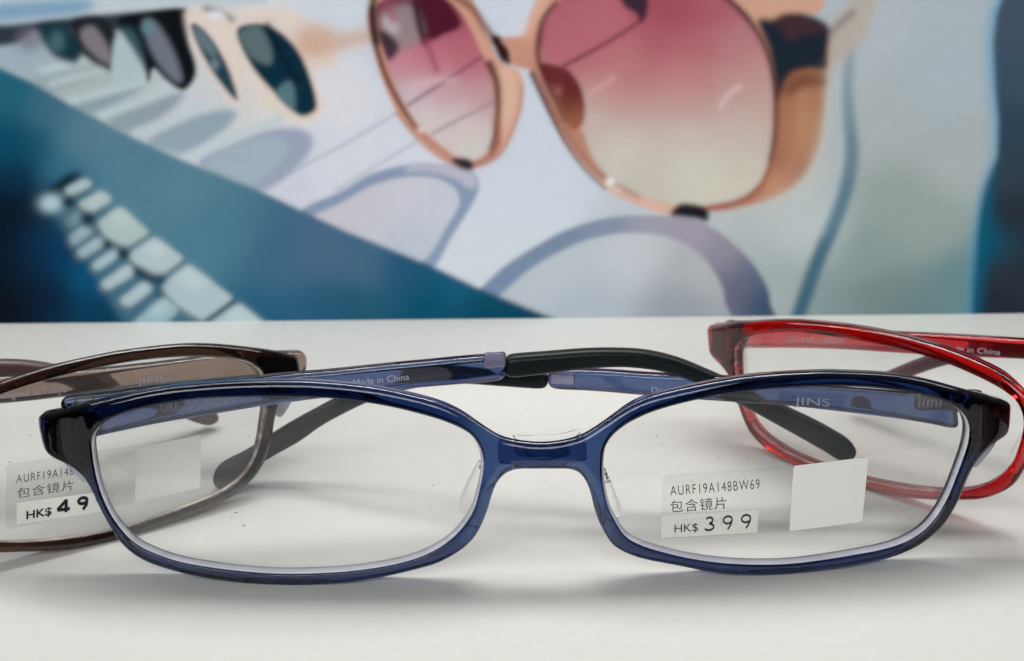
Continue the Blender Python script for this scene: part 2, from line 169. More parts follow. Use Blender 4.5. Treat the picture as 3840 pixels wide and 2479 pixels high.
M = {
 'blue': plastic('navy_acetate', (0.27, 0.425, 0.655), 1850),
 'blue_t': plastic('navy_temple_acetate', (0.31, 0.43, 0.66), 1650),
 'brown': plastic('brown_acetate', (0.42, 0.26, 0.16), 1400),
 'brown_t': plastic('brown_temple_acetate', (0.48, 0.30, 0.20), 850),
 'red': plastic('red_acetate', (0.87, 0.0, 0.04), 1700),
 'red_t': plastic('red_temple_acetate', (0.90, 0.02, 0.08), 1400),
 'rubber_b': solid('black_rubber', (0.006, 0.011, 0.012), 0.34, spec=0.2),
 'rubber_m': solid('mauve_brown_rubber', (0.075, 0.045, 0.045), 0.36),
 'rubber_r': solid('dark_plum_rubber', (0.085, 0.022, 0.040), 0.36),
 'metal': solid('hinge_metal', (0.10, 0.10, 0.11), 0.3, 0.9),
 'conn': solid('connector_metal', (0.30, 0.28, 0.42), 0.25, 0.6),
 'silicone': plastic('clear_silicone', (0.9, 0.9, 0.9), 15, 0.06, 1.40),
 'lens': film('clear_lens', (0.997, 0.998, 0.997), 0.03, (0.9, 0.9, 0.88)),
 'clear': film('clear_label_film', (0.985, 0.985, 0.98), 0.03, gloss=1.0, rough=0.1),
 'white': film('white_label_film', (0.95, 0.95, 0.93), 0.96, (0.95, 0.95, 0.91), 0.8, 0.25),
 'price': film('price_paper', (0.95, 0.95, 0.93), 0.92, (0.90, 0.885, 0.82), 0.6, 0.35),
 'ink': solid('dark_ink', (0.055, 0.05, 0.048), 0.5),
 'black_ink': solid('black_ink', (0.012, 0.014, 0.018), 0.35),
 'ghost': solid('faded_ink', (0.68, 0.67, 0.63), 0.6),
 'grey_ink': solid('silver_ink', (0.48, 0.48, 0.55), 0.5),
 'edge_blue': edge('lens_edge_gleam_violet', (0.86, 0.87, 0.95), 0.15),  # gleam put into the ring colour, one tint per pair
 'edge_brown': edge('lens_edge_gleam_beige', (0.66, 0.56, 0.46), 0.4),
 'edge_red': edge('lens_edge_gleam_pink', (0.72, 0.30, 0.32), 0.5),
 'plate': solid('dark_hinge_plate', (0.42, 0.47, 0.55), 0.35),
 'dust': solid('lint', (0.10, 0.10, 0.14), 0.8),
}

# ------------------------------------------------------------------ helpers
def link(name, verts, faces, mat, parent=None, smooth=True):
    me = bpy.data.meshes.new(name)
    me.from_pydata([tuple(v) for v in np.asarray(verts, float).tolist()], [], faces)
    me.validate(); me.update()
    if smooth: me.polygons.foreach_set('use_smooth', [True] * len(me.polygons))
    me.materials.append(mat)
    o = bpy.data.objects.new(name, me); COL.objects.link(o)
    if parent: o.parent = parent; o.matrix_parent_inverse = Matrix.Identity(4); _off(o, parent)
    return o

def _root(p):
    while p.parent: p = p.parent
    return p

def _off(o, parent):
    """mesh data is in world metres: shift it so that the child sits under its thing's empty"""
    r = _root(parent)
    if r is o: return
    o.data.transform(Matrix.Translation(-r.location))

def closed_len(P):
    Q = np.vstack([P, P[:1]]); return np.r_[0, np.cumsum(np.hypot(*np.diff(Q, axis=0).T))], Q

def resample(P, ds, smooth=2):
    P = np.asarray(P, float)
    # centripetal-ish Catmull-Rom refinement, then uniform steps, then light smoothing
    n = len(P); out = []
    for i in range(n):
        p0, p1, p2, p3 = P[i - 1], P[i], P[(i + 1) % n], P[(i + 2) % n]
        t = [0]
        for a, b in ((p0, p1), (p1, p2), (p2, p3)): t.append(t[-1] + max(np.hypot(*(b - a)) ** 0.5, 1e-6))
        for k in range(8):
            u = t[1] + (t[2] - t[1]) * k / 8
            A1 = (t[1] - u) / (t[1] - t[0]) * p0 + (u - t[0]) / (t[1] - t[0]) * p1
            A2 = (t[2] - u) / (t[2] - t[1]) * p1 + (u - t[1]) / (t[2] - t[1]) * p2
            A3 = (t[3] - u) / (t[3] - t[2]) * p2 + (u - t[2]) / (t[3] - t[2]) * p3
            B1 = (t[2] - u) / (t[2] - t[0]) * A1 + (u - t[0]) / (t[2] - t[0]) * A2
            B2 = (t[3] - u) / (t[3] - t[1]) * A2 + (u - t[1]) / (t[3] - t[1]) * A3
            out.append((t[2] - u) / (t[2] - t[1]) * B1 + (u - t[1]) / (t[2] - t[1]) * B2)
    out = np.array(out); s, Q = closed_len(out)
    m_ = max(12, int(s[-1] / ds)); t = np.linspace(0, s[-1], m_, endpoint=False)
    R = np.stack([np.interp(t, s, Q[:, 0]), np.interp(t, s, Q[:, 1])], -1)
    for _ in range(smooth):
        R = 0.25 * np.roll(R, 1, 0) + 0.5 * R + 0.25 * np.roll(R, -1, 0)
    return R

def area2(P): return 0.5 * np.sum(P[:, 0] * np.roll(P[:, 1], -1) - P[:, 1] * np.roll(P[:, 0], -1))

def normals2(P):
    T = np.roll(P, -1, 0) - np.roll(P, 1, 0); T /= np.linalg.norm(T, axis=1)[:, None].clip(1e-9)
    return np.stack([-T[:, 1], T[:, 0]], -1)          # left of travel = inside for counter-clockwise

def inside(P, X, Y):
    r = np.zeros(X.shape, bool); n = len(P)
    for i in range(n):
        x0, y0 = P[i]; x1, y1 = P[(i + 1) % n]
        if y0 == y1: continue
        c = ((y0 > Y) != (y1 > Y))
        r ^= c & (X < (x1 - x0) * (Y - y0) / (y1 - y0) + x0)
    return r

def corners(P, ds, r=0.0):
    """straight-sided outline with its corners kept, each cut back by a small radius"""
    P = np.asarray(P, float); n = len(P); Q = []
    for i in range(n):
        a, b, c = P[i - 1], P[i], P[(i + 1) % n]
        da = (a - b) / max(np.hypot(*(a - b)), 1e-9); dc = (c - b) / max(np.hypot(*(c - b)), 1e-9)
        if r and da @ dc > -0.95:
            for t in np.linspace(0, 1, 6): Q.append((1 - t) ** 2 * (b + da * r) + 2 * t * (1 - t) * b + t * t * (b + dc * r))
        else: Q.append(b)
    Q = np.array(Q); s, L = closed_len(Q); out = []
    for i in range(len(Q)):
        k = max(1, int((s[i + 1] - s[i]) / ds))
        for t in range(k): out.append(L[i] + (L[i + 1] - L[i]) * t / k)
    return np.array(out)

def plate(name, outer, holes, T, r, mapf, mat, parent=None, ds=0.45, grid=0.8, rh=None, w0=0.0, crn=None, groove=None):
    """closed plate with rounded edges from a flat outline; mapf bends (u, v, w) [mm] into the world [m]"""
    loops = []
    for k, P in enumerate([outer] + list(holes)):
        R = resample(P, ds) if crn is None else corners(P, ds, crn)
        if (area2(R) > 0) != (k == 0): R = R[::-1]     # material always on the left
        loops.append(R)
    Tf = T if callable(T) else (lambda u: np.full(np.shape(u), float(T)))
    V = []; F = []
    ins = []                                           # inset outlines for the caps
    idx_front = []; idx_back = []; base = 0; K = 6
    for k, R in enumerate(loops):
        rr = r if k == 0 else (rh or r); n = len(R); nn = normals2(R)
        for _ in range(3): nn = 0.25 * np.roll(nn, 1, 0) + .5 * nn + .25 * np.roll(nn, -1, 0)
        Tk = Tf(R[:, 0]); rings = []
        for q in range(K + 1):                         # front bevel, inset -> edge
            a = (math.pi / 2) * q / K; d = rr * (1 - math.sin(a)); wv = rr * (1 - math.cos(a))
            rings.append((R + nn * d, np.full(n, wv)))
        if k > 0 and groove:                           # lens groove cut in the rim's inner wall
            g0, g1, gd = groove
            rings.append((R, np.full(n, g0))); rings.append((R + nn * gd, np.full(n, (g0 + g1) / 2))); rings.append((R, np.full(n, g1)))
        else:
            for f_ in (0.35, 0.65): rings.append((R, rr + (Tk - 2 * rr) * f_))
        for q in range(K + 1):
            a = (math.pi / 2) * (K - q) / K; d = rr * (1 - math.sin(a)); wv = rr * (1 - math.cos(a))
            rings.append((R + nn * d, Tk - wv))
        ins.append(R + nn * rr)
        for i, (P2, wv) in enumerate(rings):
            for j in range(n): V.append((P2[j, 0], P2[j, 1], wv[j] if np.ndim(wv) else wv))
            if i:
                o0 = base + (i - 1) * n; o1 = base + i * n
                for j in range(n):
                    j2 = (j + 1) % n; F.append((o0 + j, o1 + j, o1 + j2, o0 + j2))
        idx_front.append(list(range(base, base + n))); idx_back.append(list(range(base + (len(rings) - 1) * n, base + len(rings) * n)))
        base += n * len(rings)
    # cap triangulation
    lo = ins[0].min(0); hi = ins[0].max(0)
    gx, gy = np.meshgrid(np.arange(lo[0], hi[0], grid), np.arange(lo[1], hi[1], grid * .87))
    gx = gx + (np.arange(gx.shape[0]) % 2)[:, None] * grid * 0.5
    ok = inside(ins[0], gx, gy)
    for h in ins[1:]: ok &= ~inside(h, gx, gy)
    pts = np.stack([gx[ok], gy[ok]], -1)
    allc = np.vstack(ins)
    if len(pts):
        dmin = np.full(len(pts), 1e9)
        for s in range(0, len(allc), 200):
            c = allc[s:s + 200]; dmin = np.minimum(dmin, np.sqrt(((pts[:, None] - c[None]) ** 2).sum(-1)).min(1))
        pts = pts[dmin > grid * 0.55]
    vv = np.vstack([allc, pts]); edges = []; c0 = 0
    for I in ins:
        n = len(I); edges += [(c0 + j, c0 + (j + 1) % n) for j in range(n)]; c0 += n
    ov, oe, of, oiv, _, _ = delaunay_2d_cdt([Vector(p) for p in vv], edges, [], 0, 1e-7)
    ov = np.array([tuple(p) for p in ov]); tri = np.array([f for f in of])
    cen = ov[tri].mean(1); keep = inside(ins[0], cen[:, 0], cen[:, 1])
    for h in ins[1:]: keep &= ~inside(h, cen[:, 0], cen[:, 1])
    tri = tri[keep]
    front_of = sum(idx_front, []); back_of = sum(idx_back, [])
    mf = {}; mb = {}; nb = len(allc)
    Tall = Tf(ov[:, 0])
    for i, orig in enumerate(oiv):
        o_ = [q for q in orig if q < nb]
        if o_: mf[i] = front_of[o_[0]]; mb[i] = back_of[o_[0]]
        else:
            mf[i] = len(V); V.append((ov[i, 0], ov[i, 1], 0.0)); mb[i] = len(V); V.append((ov[i, 0], ov[i, 1], Tall[i]))
    for t in tri:
        F.append((mf[t[0]], mf[t[1]], mf[t[2]])); F.append((mb[t[0]], mb[t[2]], mb[t[1]]))
    V = np.array(V); V[:, 2] += w0
    o = link(name, mapf(V[:, 0], V[:, 1], V[:, 2]), F, mat, parent)
    import bmesh
    bm = bmesh.new(); bm.from_mesh(o.data); bmesh.ops.recalc_face_normals(bm, faces=bm.faces); bm.to_mesh(o.data); bm.free()
    return o

def strip(pts, wd):
    """a pen stroke as a flat ribbon: vertices and quads in 2D"""
    P = np.asarray(pts, float); T = np.gradient(P, axis=0); T /= np.linalg.norm(T, axis=1)[:, None].clip(1e-9)
    Nn = np.stack([-T[:, 1], T[:, 0]], -1) * wd / 2
    V = np.vstack([P + Nn, P - Nn]); n = len(P)
    return V, [(i, i + 1, n + i + 1, n + i) for i in range(n - 1)]

def arc(cx, cy, rx, ry, a0, a1, n=28):
    a = np.radians(np.linspace(a0, a1, n)); return np.stack([cx + rx * np.cos(a), cy + ry * np.sin(a)], -1)

def digit(ch, wd):
    if ch == '9': S = [arc(.5, .69, .5 - wd / 2, .31 - wd / 3, 0, 360, 40), [(.98 - wd / 2, .60), (.80, .32), (.52, .0)]]
    elif ch == '3': S = [np.vstack([arc(.46, .745, .40 - wd / 2, .255 - wd / 3, 155, -85), arc(.46, .27, .52 - wd / 2, .27 - wd / 3, 85, -155)])]
    elif ch == '4': S = [[(.70, 0), (.70, .98)], [(.74, .97), (.02, .27)], [(.0, .24), (1.0, .24)]]
    V = np.zeros((0, 2)); F = []
    for s in S:
        s = np.asarray(s, float)
        if len(s) < 6: s = np.stack([np.interp(np.linspace(0, len(s) - 1, 9), range(len(s)), s[:, k]) for k in (0, 1)], -1)
        v, f = strip(s, wd); F += [tuple(i + len(V) for i in q) for q in f]; V = np.vstack([V, v])
    return V, F

def text2d(body, offset=0.0, space=1.0):
    """glyph outlines as 2D triangles, width scaled to 1, cap height scaled to 1"""
    def mk(b):
        c = bpy.data.curves.new('t', 'FONT'); c.body = b; c.offset = offset; c.space_character = space; c.resolution_u = 4
        o = bpy.data.objects.new('t', c); COL.objects.link(o)
        dg = bpy.context.evaluated_depsgraph_get(); me = bpy.data.meshes.new_from_object(o.evaluated_get(dg))
        v = np.array([tuple(q.co)[:2] for q in me.vertices]); f = [tuple(p.vertices) for p in me.polygons]
        bpy.data.objects.remove(o); bpy.data.curves.remove(c); bpy.data.meshes.remove(me)
        return v, f
    v, f = mk(body)
    if len(v) == 0: return v, f
    cap = mk('H')[0][:, 1].max()
    v = v.copy(); v[:, 0] = (v[:, 0] - v[:, 0].min()) / (v[:, 0].max() - v[:, 0].min())
    if any(ord(ch) > 0x2000 for ch in body): v[:, 1] = (v[:, 1] - v[:, 1].min()) / (v[:, 1].max() - v[:, 1].min())
    else: v[:, 1] /= cap
    return v, f

def affine(v, p):
    o, x, y = np.array(p, float); return o + v[:, :1] * (x - o) + v[:, 1:2] * (y - o)

def subdiv_flat(v, f):
    return v, f

# ------------------------------------------------------------------ mappings
def front_map(k):
    d = D['fronts'][k]; Mx = np.array(d['M']); B = np.array(d['B']); s = d['scale']; sv = d['sv']
    def f(u, v, w):
        a = np.abs(u); sag = u * u / 1000.0 + np.maximum(a - 60, 0) ** 2 * 0.025
        L = np.stack([u * s, v * s * sv, (w + sag) * s], -1)
        return (B + L @ Mx) / 1000.0
    return f

def plan_map(k):
    d = D['plans'][k]; c, s = math.cos(d['yaw']), math.sin(d['yaw']); P = np.array(d['pts']); B = np.array(d['B'])
    def f(x, z, w):
        g = np.interp(x, P[:, 0], P[:, 1]) + w
        return np.stack([B[0] + x * c - g * s, B[1] + x * s + g * c, z], -1) / 1000.0
    return f

def tag(o, label=None, cat=None, group=None, kind=None):
    if label: o['label'] = label
    if cat: o['category'] = cat
    if group: o['group'] = group
    if kind: o['kind'] = kind
    return o

# ------------------------------------------------------------------ the tabletop
def build_table():
    mt, nt, out = newmat('white_laminate')
    p = N(nt, 'ShaderNodeBsdfPrincipled', Roughness=0.42); p.inputs['Specular IOR Level'].default_value = 0.35
    tc = N(nt, 'ShaderNodeTexCoord')
    n1 = N(nt, 'ShaderNodeTexNoise', Scale=6.0, Detail=3.0); n2 = N(nt, 'ShaderNodeTexNoise', Scale=2600.0, Detail=3.0)
    n3 = N(nt, 'ShaderNodeTexNoise', Scale=420.0, Detail=5.0)
    for n in (n1, n2, n3): nt.links.new(tc.outputs['Object'], n.inputs['Vector'])
    mr = N(nt, 'ShaderNodeMapRange'); mr.inputs[3].default_value = 0.965; mr.inputs[4].default_value = 1.03
    nt.links.new(n1.outputs['Fac'], mr.inputs[0])
    mr2 = N(nt, 'ShaderNodeMapRange'); mr2.inputs[3].default_value = 0.955; mr2.inputs[4].default_value = 1.045
    nt.links.new(n3.outputs['Fac'], mr2.inputs[0])
    mu = N(nt, 'ShaderNodeMath', operation='MULTIPLY'); nt.links.new(mr.outputs[0], mu.inputs[0]); nt.links.new(mr2.outputs[0], mu.inputs[1])
    mx = N(nt, 'ShaderNodeMixRGB', blend_type='MULTIPLY'); mx.inputs[0].default_value = 1; mx.inputs[1].default_value = (0.615, 0.612, 0.583, 1)
    nt.links.new(mu.outputs[0], mx.inputs[2]); nt.links.new(mx.outputs[0], p.inputs['Base Color'])
    b = N(nt, 'ShaderNodeBump', Strength=0.25, Distance=0.00005); nt.links.new(n2.outputs['Fac'], b.inputs['Height'])
    nt.links.new(b.outputs['Normal'], p.inputs['Normal']); nt.links.new(p.outputs[0], out.inputs['Surface'])
    x0, x1, y0, y1, z0 = -.45, .45, -.14, .34, -.025
    V = [(x0, y0, z0), (x1, y0, z0), (x1, y1, z0), (x0, y1, z0), (x0, y0, .0003), (x1, y0, .0003), (x1, y1, .0003), (x0, y1, .0003)]
    F = [(0, 3, 2, 1), (4, 5, 6, 7), (0, 1, 5, 4), (1, 2, 6, 5), (2, 3, 7, 6), (3, 0, 4, 7)]
    o = link('tabletop', V, F, mt, smooth=False)
    tag(o, 'plain white laminate tabletop under the eyeglasses', 'tabletop', kind='structure')
build_table()

# ------------------------------------------------------------------ the printed poster (flat print on a board)
def build_poster():
    S = 0.25; X0, Y0, X1, Y1 = -420, -330, 4260, 1290
    nx, ny = int((X1 - X0) * S), int((Y1 - Y0) * S)
    gx, gy = np.meshgrid((np.arange(nx) + .5) / S + X0, (np.arange(ny) + .5) / S + Y0)
    A = lambda L: [(x / 1.242, y / 1.242) for x, y in L]
    B = lambda L: [(x / 1.242 + 1280, y / 1.242) for x, y in L]
    Cc = lambda L: [(x / 1.242 + 2560, y / 1.242) for x, y in L]
    def lin(c):
        c = np.asarray(c, float) / 255; return np.where(c < .04045, c / 12.92, ((c + .055) / 1.055) ** 2.4)
    def field(cp, p=4.2):                                  # smooth colour wash through a few ink densities
        st = 8; X = gx[::st, ::st]; Y = gy[::st, ::st]
        acc = np.zeros(X.shape + (3,)); ws = np.zeros(X.shape)
        for (x, y), c in cp:
            wt = 1 / (((X - x) ** 2 + (Y - y) ** 2 + 900) ** (p / 2)); acc += wt[..., None] * lin(c); ws += wt
        acc /= ws[..., None]
        yi = np.clip((np.arange(ny)) / st, 0, X.shape[0] - 1.001); xi = np.clip(np.arange(nx) / st, 0, X.shape[1] - 1.001)
        y0 = yi.astype(int); x0 = xi.astype(int); fy = (yi - y0)[:, None, None]; fx = (xi - x0)[None, :, None]
        g = lambda a, b: acc[a][:, b]
        return blur3((g(y0, x0) * (1 - fx) + g(y0, x0 + 1) * fx) * (1 - fy) + (g(y0 + 1, x0) * (1 - fx) + g(y0 + 1, x0 + 1) * fx) * fy, 30)
    def kern(s):
        s = max(s * S, .3); r = int(3 * s + 1); k = np.exp(-.5 * (np.arange(-r, r + 1) / s) ** 2); return k / k.sum(), r
    def blur(a, s):
        k, r = kern(s)
        a = np.pad(a, ((r, r), (0, 0)), 'edge'); a = sum(k[i] * a[i:i + a.shape[0] - 2 * r] for i in range(2 * r + 1))
        a = np.pad(a, ((0, 0), (r, r)), 'edge'); return sum(k[i] * a[:, i:i + a.shape[1] - 2 * r] for i in range(2 * r + 1))
    def blur3(a, s): return np.stack([blur(a[..., k], s) for k in range(3)], -1)
    def smoothpoly(P, closed=True):
        P = np.asarray(P, float); n = len(P); out = []
        rng = range(n) if closed else range(n - 1)
        for i in rng:
            g = (lambda k: P[k % n]) if closed else (lambda k: P[min(max(k, 0), n - 1)])
            p0, p1, p2, p3 = g(i - 1), g(i), g(i + 1), g(i + 2)
            for k in range(6):
                t = k / 6; out.append(.5 * ((2 * p1) + (-p0 + p2) * t + (2 * p0 - 5 * p1 + 4 * p2 - p3) * t * t + (-p0 + 3 * p1 - 3 * p2 + p3) * t ** 3))
        if not closed: out.append(P[-1])
        return np.array(out)
    def poly(P, s, curve=True):
        P = smoothpoly(P) if curve else np.asarray(P, float)
        m_ = np.zeros((ny, nx)); pad = 3 * s + 12
        i0, i1 = [int(np.clip((v - X0) * S, 0, nx)) for v in (P[:, 0].min() - pad, P[:, 0].max() + pad)]
        j0, j1 = [int(np.clip((v - Y0) * S, 0, ny)) for v in (P[:, 1].min() - pad, P[:, 1].max() + pad)]
        if i1 <= i0 or j1 <= j0: return m_
        sub = np.zeros((j1 - j0, i1 - i0))
        for dx, dy in ((-1, -1), (1, -1), (-1, 1), (1, 1)):
            sub += inside(P, gx[j0:j1, i0:i1] + dx / S / 4, gy[j0:j1, i0:i1] + dy / S / 4) / 4
        m_[j0:j1, i0:i1] = blur(sub, s); return m_
    def stroke(P, wd, s):
        P = smoothpoly(P, False) if len(P) > 2 else np.asarray(P, float)
        d = np.full((ny, nx), 1e9); w_ = np.broadcast_to(wd, (len(P),)) if np.ndim(wd) == 0 else np.interp(np.linspace(0, 1, len(P)), np.linspace(0, 1, len(wd)), wd)
        for k in range(len(P) - 1):
            a = P[k]; v = P[k + 1] - a; L = (v @ v) or 1
            t = np.clip(((gx - a[0]) * v[0] + (gy - a[1]) * v[1]) / L, 0, 1)
            e = np.hypot(gx - a[0] - t * v[0], gy - a[1] - t * v[1]) - (w_[k] * (1 - t) + w_[k + 1] * t) / 2
            d = np.minimum(d, e)
        return 1 / (1 + np.exp(np.clip(d / (s * .6 + .8), -30, 30)))
    def ell(c, rx, ry, s):
        q = np.hypot((gx - c[0]) / rx, (gy - c[1]) / ry); return 1 / (1 + np.exp(np.clip((q - 1) * min(rx, ry) / (s * .6), -30, 30)))
    def put(m_, c, a=1.0):
        nonlocal img
        c = lin(c) if np.ndim(c) == 1 else c
        img = img * (1 - a * m_[..., None]) + c * (a * m_[..., None])
    a1 = lambda x, y: (x / 1.242, y / 1.242); b1 = lambda x, y: (x / 1.242 + 1280, y / 1.242); c1 = lambda x, y: (x / 1.242 + 2560, y / 1.242)
    img = field([((1500, 150), (202, 210, 224)), ((1500, 500), (212, 216, 228)), ((2000, 250), (206, 214, 226)), ((2000, 700), (206, 213, 226)),
        ((1950, 950), (205, 212, 220)), ((3250, 100), (176, 186, 194)), ((3300, 450), (170, 180, 182)), ((3080, 350), (180, 188, 192)), ((3550, 300), (168, 182, 190)),
        ((3350, 780), (146, 160, 158)), ((3250, 950), (134, 152, 152)), ((3300, 1120), (114, 134, 134)), ((3100, 1150), (126, 146, 148)), ((3600, 1050), (100, 134, 138)), ((3500, 850), (146, 160, 158)), ((3420, 1180), (104, 130, 132)), ((3050, 850), (184, 194, 196)), ((2960, 1120), (160, 172, 172)), ((2950, 650), (186, 194, 194)),
        ((3600, 600), (168, 176, 178)), ((1100, 650), (206, 208, 222)), ((1250, 100), (208, 216, 226)), ((1250, 350), (220, 220, 228)), ((850, 330), (208, 210, 210)), ((700, 450), (205, 208, 220)),
        ((350, 280), (172, 184, 186)), ((60, 240), (160, 180, 190)), ((550, 330), (186, 196, 198)), ((1000, 260), (235, 222, 212)), ((1200, 600), (212, 216, 226)), ((2400, 900), (190, 198, 204))])
    # far shadows and light bars on the white ledge
    def shade(P, c, s=14, a=1.0): put(poly(P, s), c, a)
    shade(A([(150, 370), (330, 330), (480, 310), (430, 360), (250, 430), (180, 420)]), (150, 166, 168), 12, .8)
    shade(A([(330, 470), (520, 420), (680, 390), (620, 440), (430, 530), (350, 510)]), (140, 160, 170), 12)
    shade(A([(500, 560), (650, 480), (840, 430), (840, 470), (760, 540), (600, 620)]), (146, 160, 170), 12)
    shade(A([(680, 660), (830, 570), (1000, 515), (1100, 520), (1050, 600), (870, 715), (760, 700)]), (148, 168, 180), 10)
    shade(A([(920, 760), (1080, 670), (1250, 605), (1380, 600), (1455, 640), (1420, 740), (1230, 890), (1100, 850)]), (156, 166, 188), 9)
    shade(A([(950, 770), (1080, 690), (1220, 640), (1330, 655), (1330, 730), (1180, 860), (1100, 840)]), (162, 180, 192), 8)
    for P, wd in (([(200, 330), (420, 270)], 30), ([(240, 390), (500, 320)], 24), ([(320, 475), (480, 430), (660, 380)], 38), ([(475, 535), (640, 480), (800, 415)], 34), ([(635, 615), (800, 560), (950, 480)], 32), ([(880, 725), (1080, 640), (1300, 555)], 34)):
        put(stroke(A(P), wd / 1.242, 9), (192, 208, 212), .9)
    # row of sunglasses fading away at upper left
    put(poly(A([(-500, -400), (1200, -400), (1250, 20), (900, 35), (500, 70), (0, 115), (-500, 170)]), 9, False), (196, 206, 214))
    put(poly(A([(-500, 60), (150, 5), (420, 0), (380, 60), (0, 100), (-500, 150)]), 14), (110, 155, 188), .85)
    put(poly(A([(-500, 110), (0, 118), (400, 75), (760, 45), (880, 50), (870, 120), (400, 150), (180, 140), (100, 190), (-10, 215), (-500, 240)]), 8), (10, 30, 48), .95)
    put(ell(a1(140, 185), 45, 40, 18), (120, 110, 130), .8)
    put(poly(A([(170, 120), (300, 110), (400, 200), (360, 290), (320, 290), (240, 250)]), 10), (18, 50, 64)); put(ell(a1(265, 195), 28, 36, 12), (80, 120, 128), .7)
    put(poly(A([(340, 95), (470, 80), (545, 170), (525, 325), (490, 320), (400, 270), (360, 200)]), 8), (28, 32, 38)); put(poly(A([(378, 140), (440, 125), (510, 235), (505, 300), (430, 250), (385, 195)]), 9), (128, 122, 128))
    put(poly(A([(550, 90), (660, 60), (870, 45), (880, 180), (912, 300), (905, 370), (850, 422), (770, 370), (715, 320), (690, 385), (655, 270), (590, 170)]), 6), (7, 13, 20))
    put(poly(A([(560, 130), (620, 140), (660, 230), (680, 330), (650, 300), (600, 220)]), 10), (60, 95, 105), .8)
    put(poly(A([(665, 105), (720, 100), (800, 220), (850, 370), (800, 370), (710, 250)]), 9), (112, 118, 132)); put(ell(a1(690, 130), 22, 22, 10), (90, 140, 150), .7)
    put(poly(A([(535, 185), (575, 180), (650, 300), (670, 360), (560, 400), (520, 330)]), 8), (176, 196, 200))
    put(poly(A([(860, 70), (900, 33), (960, 50), (1010, 75), (1080, 90), (1180, 50), (1330, 45), (1450, 110), (1560, 190), (1560, 300), (1470, 340), (1495, 500), (1440, 555), (1350, 530), (1230, 440), (1130, 330), (1120, 480), (1060, 460), (980, 340), (900, 230)]), 9), (232, 216, 206))
    put(stroke(A([(1240, 470), (1330, 540), (1440, 560), (1500, 480)]), 8, 8), (240, 220, 170), .7)
    put(ell(a1(1470, 190), 70, 55, 26), (220, 165, 135), .8); put(stroke([a1(1440, 220), b1(20, 190), b1(110, 170)], 55, 18), (222, 178, 150), .8)
    put(stroke(A([(960, 40), (1040, 60), (1080, 90)]), 14, 8), (60, 50, 45), .8); put(ell(a1(1010, 70), 30, 18, 8), (225, 230, 235), .9)
    put(poly(A([(888, 118), (930, 122), (1000, 200), (1065, 320), (1108, 455), (1085, 455), (1010, 365), (935, 240)]), 6), (32, 62, 78))
    put(poly(A([(900, 130), (940, 140), (1000, 220), (1000, 270), (940, 220)]), 8), (112, 132, 140), .8); put(ell(a1(1000, 300), 16, 20, 8), (130, 150, 160), .7)
    put(poly(A([(1108, 130), (1220, 112), (1320, 160), (1400, 255), (1455, 390), (1475, 500), (1430, 538), (1380, 530), (1280, 435), (1190, 335), (1125, 220)]), 6), (4, 44, 62))
    put(poly(A([(1118, 145), (1205, 120), (1262, 210), (1262, 300), (1180, 275), (1128, 205)]), 8), (96, 116, 120), .9)
    put(poly(A([(1285, 430), (1360, 375), (1375, 500), (1350, 505)]), 8), (92, 126, 136), .9); put(stroke(A([(1245, 120), (1290, 210), (1380, 380)]), 26, 9), (6, 24, 40), .8)
    # thin seams
    put(stroke([a1(1300, 830), b1(0, 680), b1(250, 532)], 5, 5), (150, 160, 172), .75); put(stroke([b1(-20, 885), b1(150, 780), b1(350, 660)], 5, 5), (150, 160, 175), .7)
    # the two large cast rings
    put(poly([a1(1400, 990), b1(0, 890), b1(150, 805), b1(330, 765), b1(480, 770), b1(600, 795), b1(642, 860), b1(610, 950), b1(510, 1110), b1(425, 1250), b1(300, 1250), b1(0, 1100)], 6), (136, 152, 178))
    put(poly([b1(330, 765), b1(480, 768), b1(600, 795), b1(635, 850), b1(600, 880), b1(520, 830), b1(400, 800), b1(300, 800)], 9), (190, 188, 204), .9)
    put(poly([a1(1450, 1020), b1(0, 945), b1(150, 862), b1(300, 825), b1(440, 830), b1(530, 880), b1(548, 950), b1(500, 1040), b1(370, 1225), b1(200, 1200), b1(0, 1080)], 6), field([(b1(300, 900), (200, 200, 212)), (b1(100, 1000), (198, 196, 206)), (b1(450, 950), (196, 200, 212)), (b1(300, 1150), (186, 194, 206))]))
    ring = poly([b1(560, 1420), b1(640, 1350), b1(760, 1240), b1(900, 1150), b1(1050, 1070), b1(1250, 1012), b1(1450, 1003), b1(1590, 1015), c1(120, 1050), c1(230, 1130), c1(320, 1220), c1(385, 1320), c1(410, 1420), c1(410, 1700), b1(560, 1700)], 6)
    put(ring, field([(b1(760, 1260), (116, 138, 164)), (b1(1000, 1100), (118, 136, 160)), (b1(1250, 1050), (132, 144, 166)), (b1(1420, 1030), (156, 156, 172)), (c1(60, 1080), (160, 152, 168)), (c1(200, 1170), (140, 136, 152)), (c1(300, 1300), (96, 104, 128)), (c1(360, 1420), (52, 78, 104)), (c1(230, 1420), (104, 102, 124))]))
    put(poly([b1(640, 1480), b1(740, 1375), b1(900, 1240), b1(1100, 1135), b1(1280, 1090), b1(1450, 1090), c1(0, 1130), c1(90, 1195), c1(160, 1290), c1(195, 1400), c1(195, 1700), b1(640, 1700)], 6),
        field([(b1(1350, 1150), (190, 196, 202)), (b1(1000, 1250), (184, 192, 200)), (c1(80, 1250), (172, 176, 180)), (b1(1100, 1450), (172, 182, 192)), (c1(0, 1450), (148, 156, 164))]))
    # shelf front: broad teal band with darker recess
    band = [(-800, -100), a1(-40, 300), a1(150, 385), a1(330, 490), a1(620, 640), a1(850, 745), a1(1220, 892), a1(1590, 1068), b1(430, 1242), b1(640, 1342), b1(980, 1480), b1(1500, 1720), (-800, 1500)]
